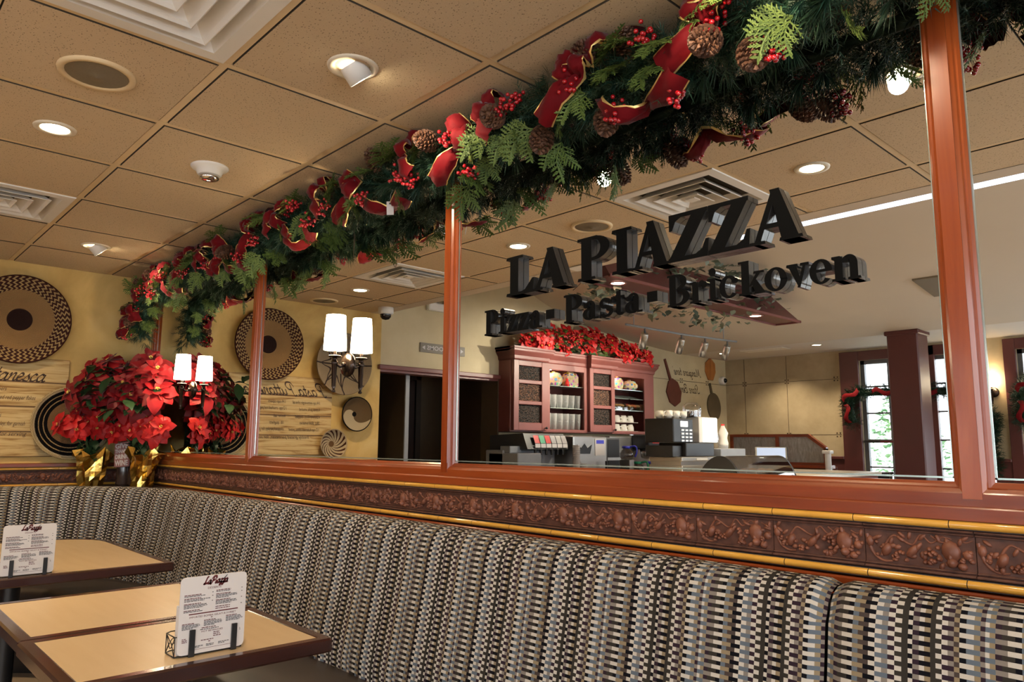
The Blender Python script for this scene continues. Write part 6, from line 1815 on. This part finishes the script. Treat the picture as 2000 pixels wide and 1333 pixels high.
# ------------------------------------------------------------------ lamps, daylight, camera
def lamp(kind, name, loc, power, color, size=.05, rot=None, **kw):
    L = bpy.data.lights.new(name, kind); L.energy = power; L.color = color
    if kind in ('POINT', 'SPOT'): L.shadow_soft_size = size
    if kind == 'AREA':
        L.shape = 'RECTANGLE'; L.size, L.size_y = size
    for k, v in kw.items(): setattr(L, k, v)
    o = bpy.data.objects.new(name, L); COL.objects.link(o); o.location = loc
    if rot: o.rotation_euler = rot
    return o
WARM = (1.0, .74, .44); WARM2 = (1.0, .80, .55)
for x, y, p in ((-3.245, .57, 26), (-5.095, .56, 26), (-1.396, .54, 26), (.43, .54, 24), (1.7, .54, 20)):  # last two beams belong to the added, unseen downlights
    lamp('SPOT', 'downlight_beam', (x, y, CT-.012), p*P_CAN, WARM, .05, spot_size=radians(140), spot_blend=.8)
for x, y in ((-2.02, 1.165), (-.803, 1.155), (-5.10, 1.174)):
    lamp('SPOT', 'spot_beam', (x, y+.045, CT-.062), 26*P_SPOT, WARM2, .03, (radians(58), 0, 0), spot_size=radians(85), spot_blend=.7)
for x, y in ((-4.9, -5.75), (-4.0, -5.65), (-1.5, -5.7)): lamp('SPOT', 'soffit_beam', (x, y, 2.54), 22*P_CAN, WARM2, .05, spot_size=radians(120), spot_blend=.7)
for y in (-.85, -2.6): lamp('SPOT', 'canopy_beam', (-3.44, y, 2.47), 48*P_CAN, WARM2, .05, spot_size=radians(130), spot_blend=.7)
for p in lamp_late: lamp('POINT', 'cabinet_glow', p, 7*P_CAN, WARM2, .02)
for y, ty in ((.66, -2.0), (.06, -2.6), (-.36, -3.2), (-.78, -3.8)):
    a_ = Vector((-4.50, -3.16+y, 2.32)); d_ = Vector((-5.6, ty, 1.95))-a_
    lamp('SPOT', 'track_beam', a_+d_.normalized()*.02, 60*P_TRK, (1, .88, .70), .03, d_.to_track_quat('-Z', 'Y').to_euler(), spot_size=radians(75), spot_blend=.8)
# daylight portals in the openings
def portal(loc, rot, sx, sy):
    o = lamp('AREA', 'daylight_portal', loc, 1, (1, 1, 1), (sx, sy), rot); o.data.cycles.is_portal = True
for a, c in OPEN: portal(((a+c)/2, YS-.14, (Z0+Z1)/2), (radians(90), 0, pi), c-a, Z1-Z0)
for a, c in EO: portal((EX+.1, (a+c)/2, 1.575), (radians(90), 0, radians(90)), c-a, 1.55)
w = bpy.data.worlds.new('daylight'); SC.world = w; w.use_nodes = True
n = w.node_tree.nodes; bg = n['Background']
tc = n.new('ShaderNodeTexCoord'); sp = n.new('ShaderNodeSeparateXYZ'); rp = n.new('ShaderNodeValToRGB')
w.node_tree.links.new(tc.outputs['Generated'], sp.inputs[0]); w.node_tree.links.new(sp.outputs[2], rp.inputs[0]); w.node_tree.links.new(rp.outputs[0], bg.inputs[0])
rp.color_ramp.elements[0].position = 0.0; rp.color_ramp.elements[0].color = (.75, .80, .85, 1)
rp.color_ramp.elements[1].position = .5; rp.color_ramp.elements[1].color = (.80, .89, 1.0, 1)
bg.inputs[1].default_value = SKY
cam = bpy.data.cameras.new('camera'); co = bpy.data.objects.new('camera', cam); COL.objects.link(co)
cam.sensor_width = 36; cam.lens = 1448.92/2000*36; cam.clip_start = .02; cam.clip_end = 100
yaw, pitch, roll = radians(47.043), radians(7.919), radians(.3559)
Fv = Vector((-sin(yaw)*cos(pitch), cos(yaw)*cos(pitch), sin(pitch))); Rv = Vector((cos(yaw), sin(yaw), 0)); Uv = Rv.cross(Fv)
R2 = cos(roll)*Rv+sin(roll)*Uv; U2 = -sin(roll)*Rv+cos(roll)*Uv
mt = Matrix((R2, U2, -Fv)).transposed().to_4x4(); mt.translation = (0, 0, 1.30); co.matrix_world = mt
SC.camera = co
SC.cycles.use_denoising = True; SC.cycles.max_bounces = 8; SC.cycles.diffuse_bounces = 4; SC.cycles.glossy_bounces = 5; SC.cycles.transparent_max_bounces = 12
SC.cycles.sample_clamp_indirect = 4.0; SC.cycles.caustics_reflective = False; SC.cycles.caustics_refractive = False
SC.view_settings.view_transform = 'Standard'; SC.view_settings.look = 'None'; SC.view_settings.exposure = EXPO
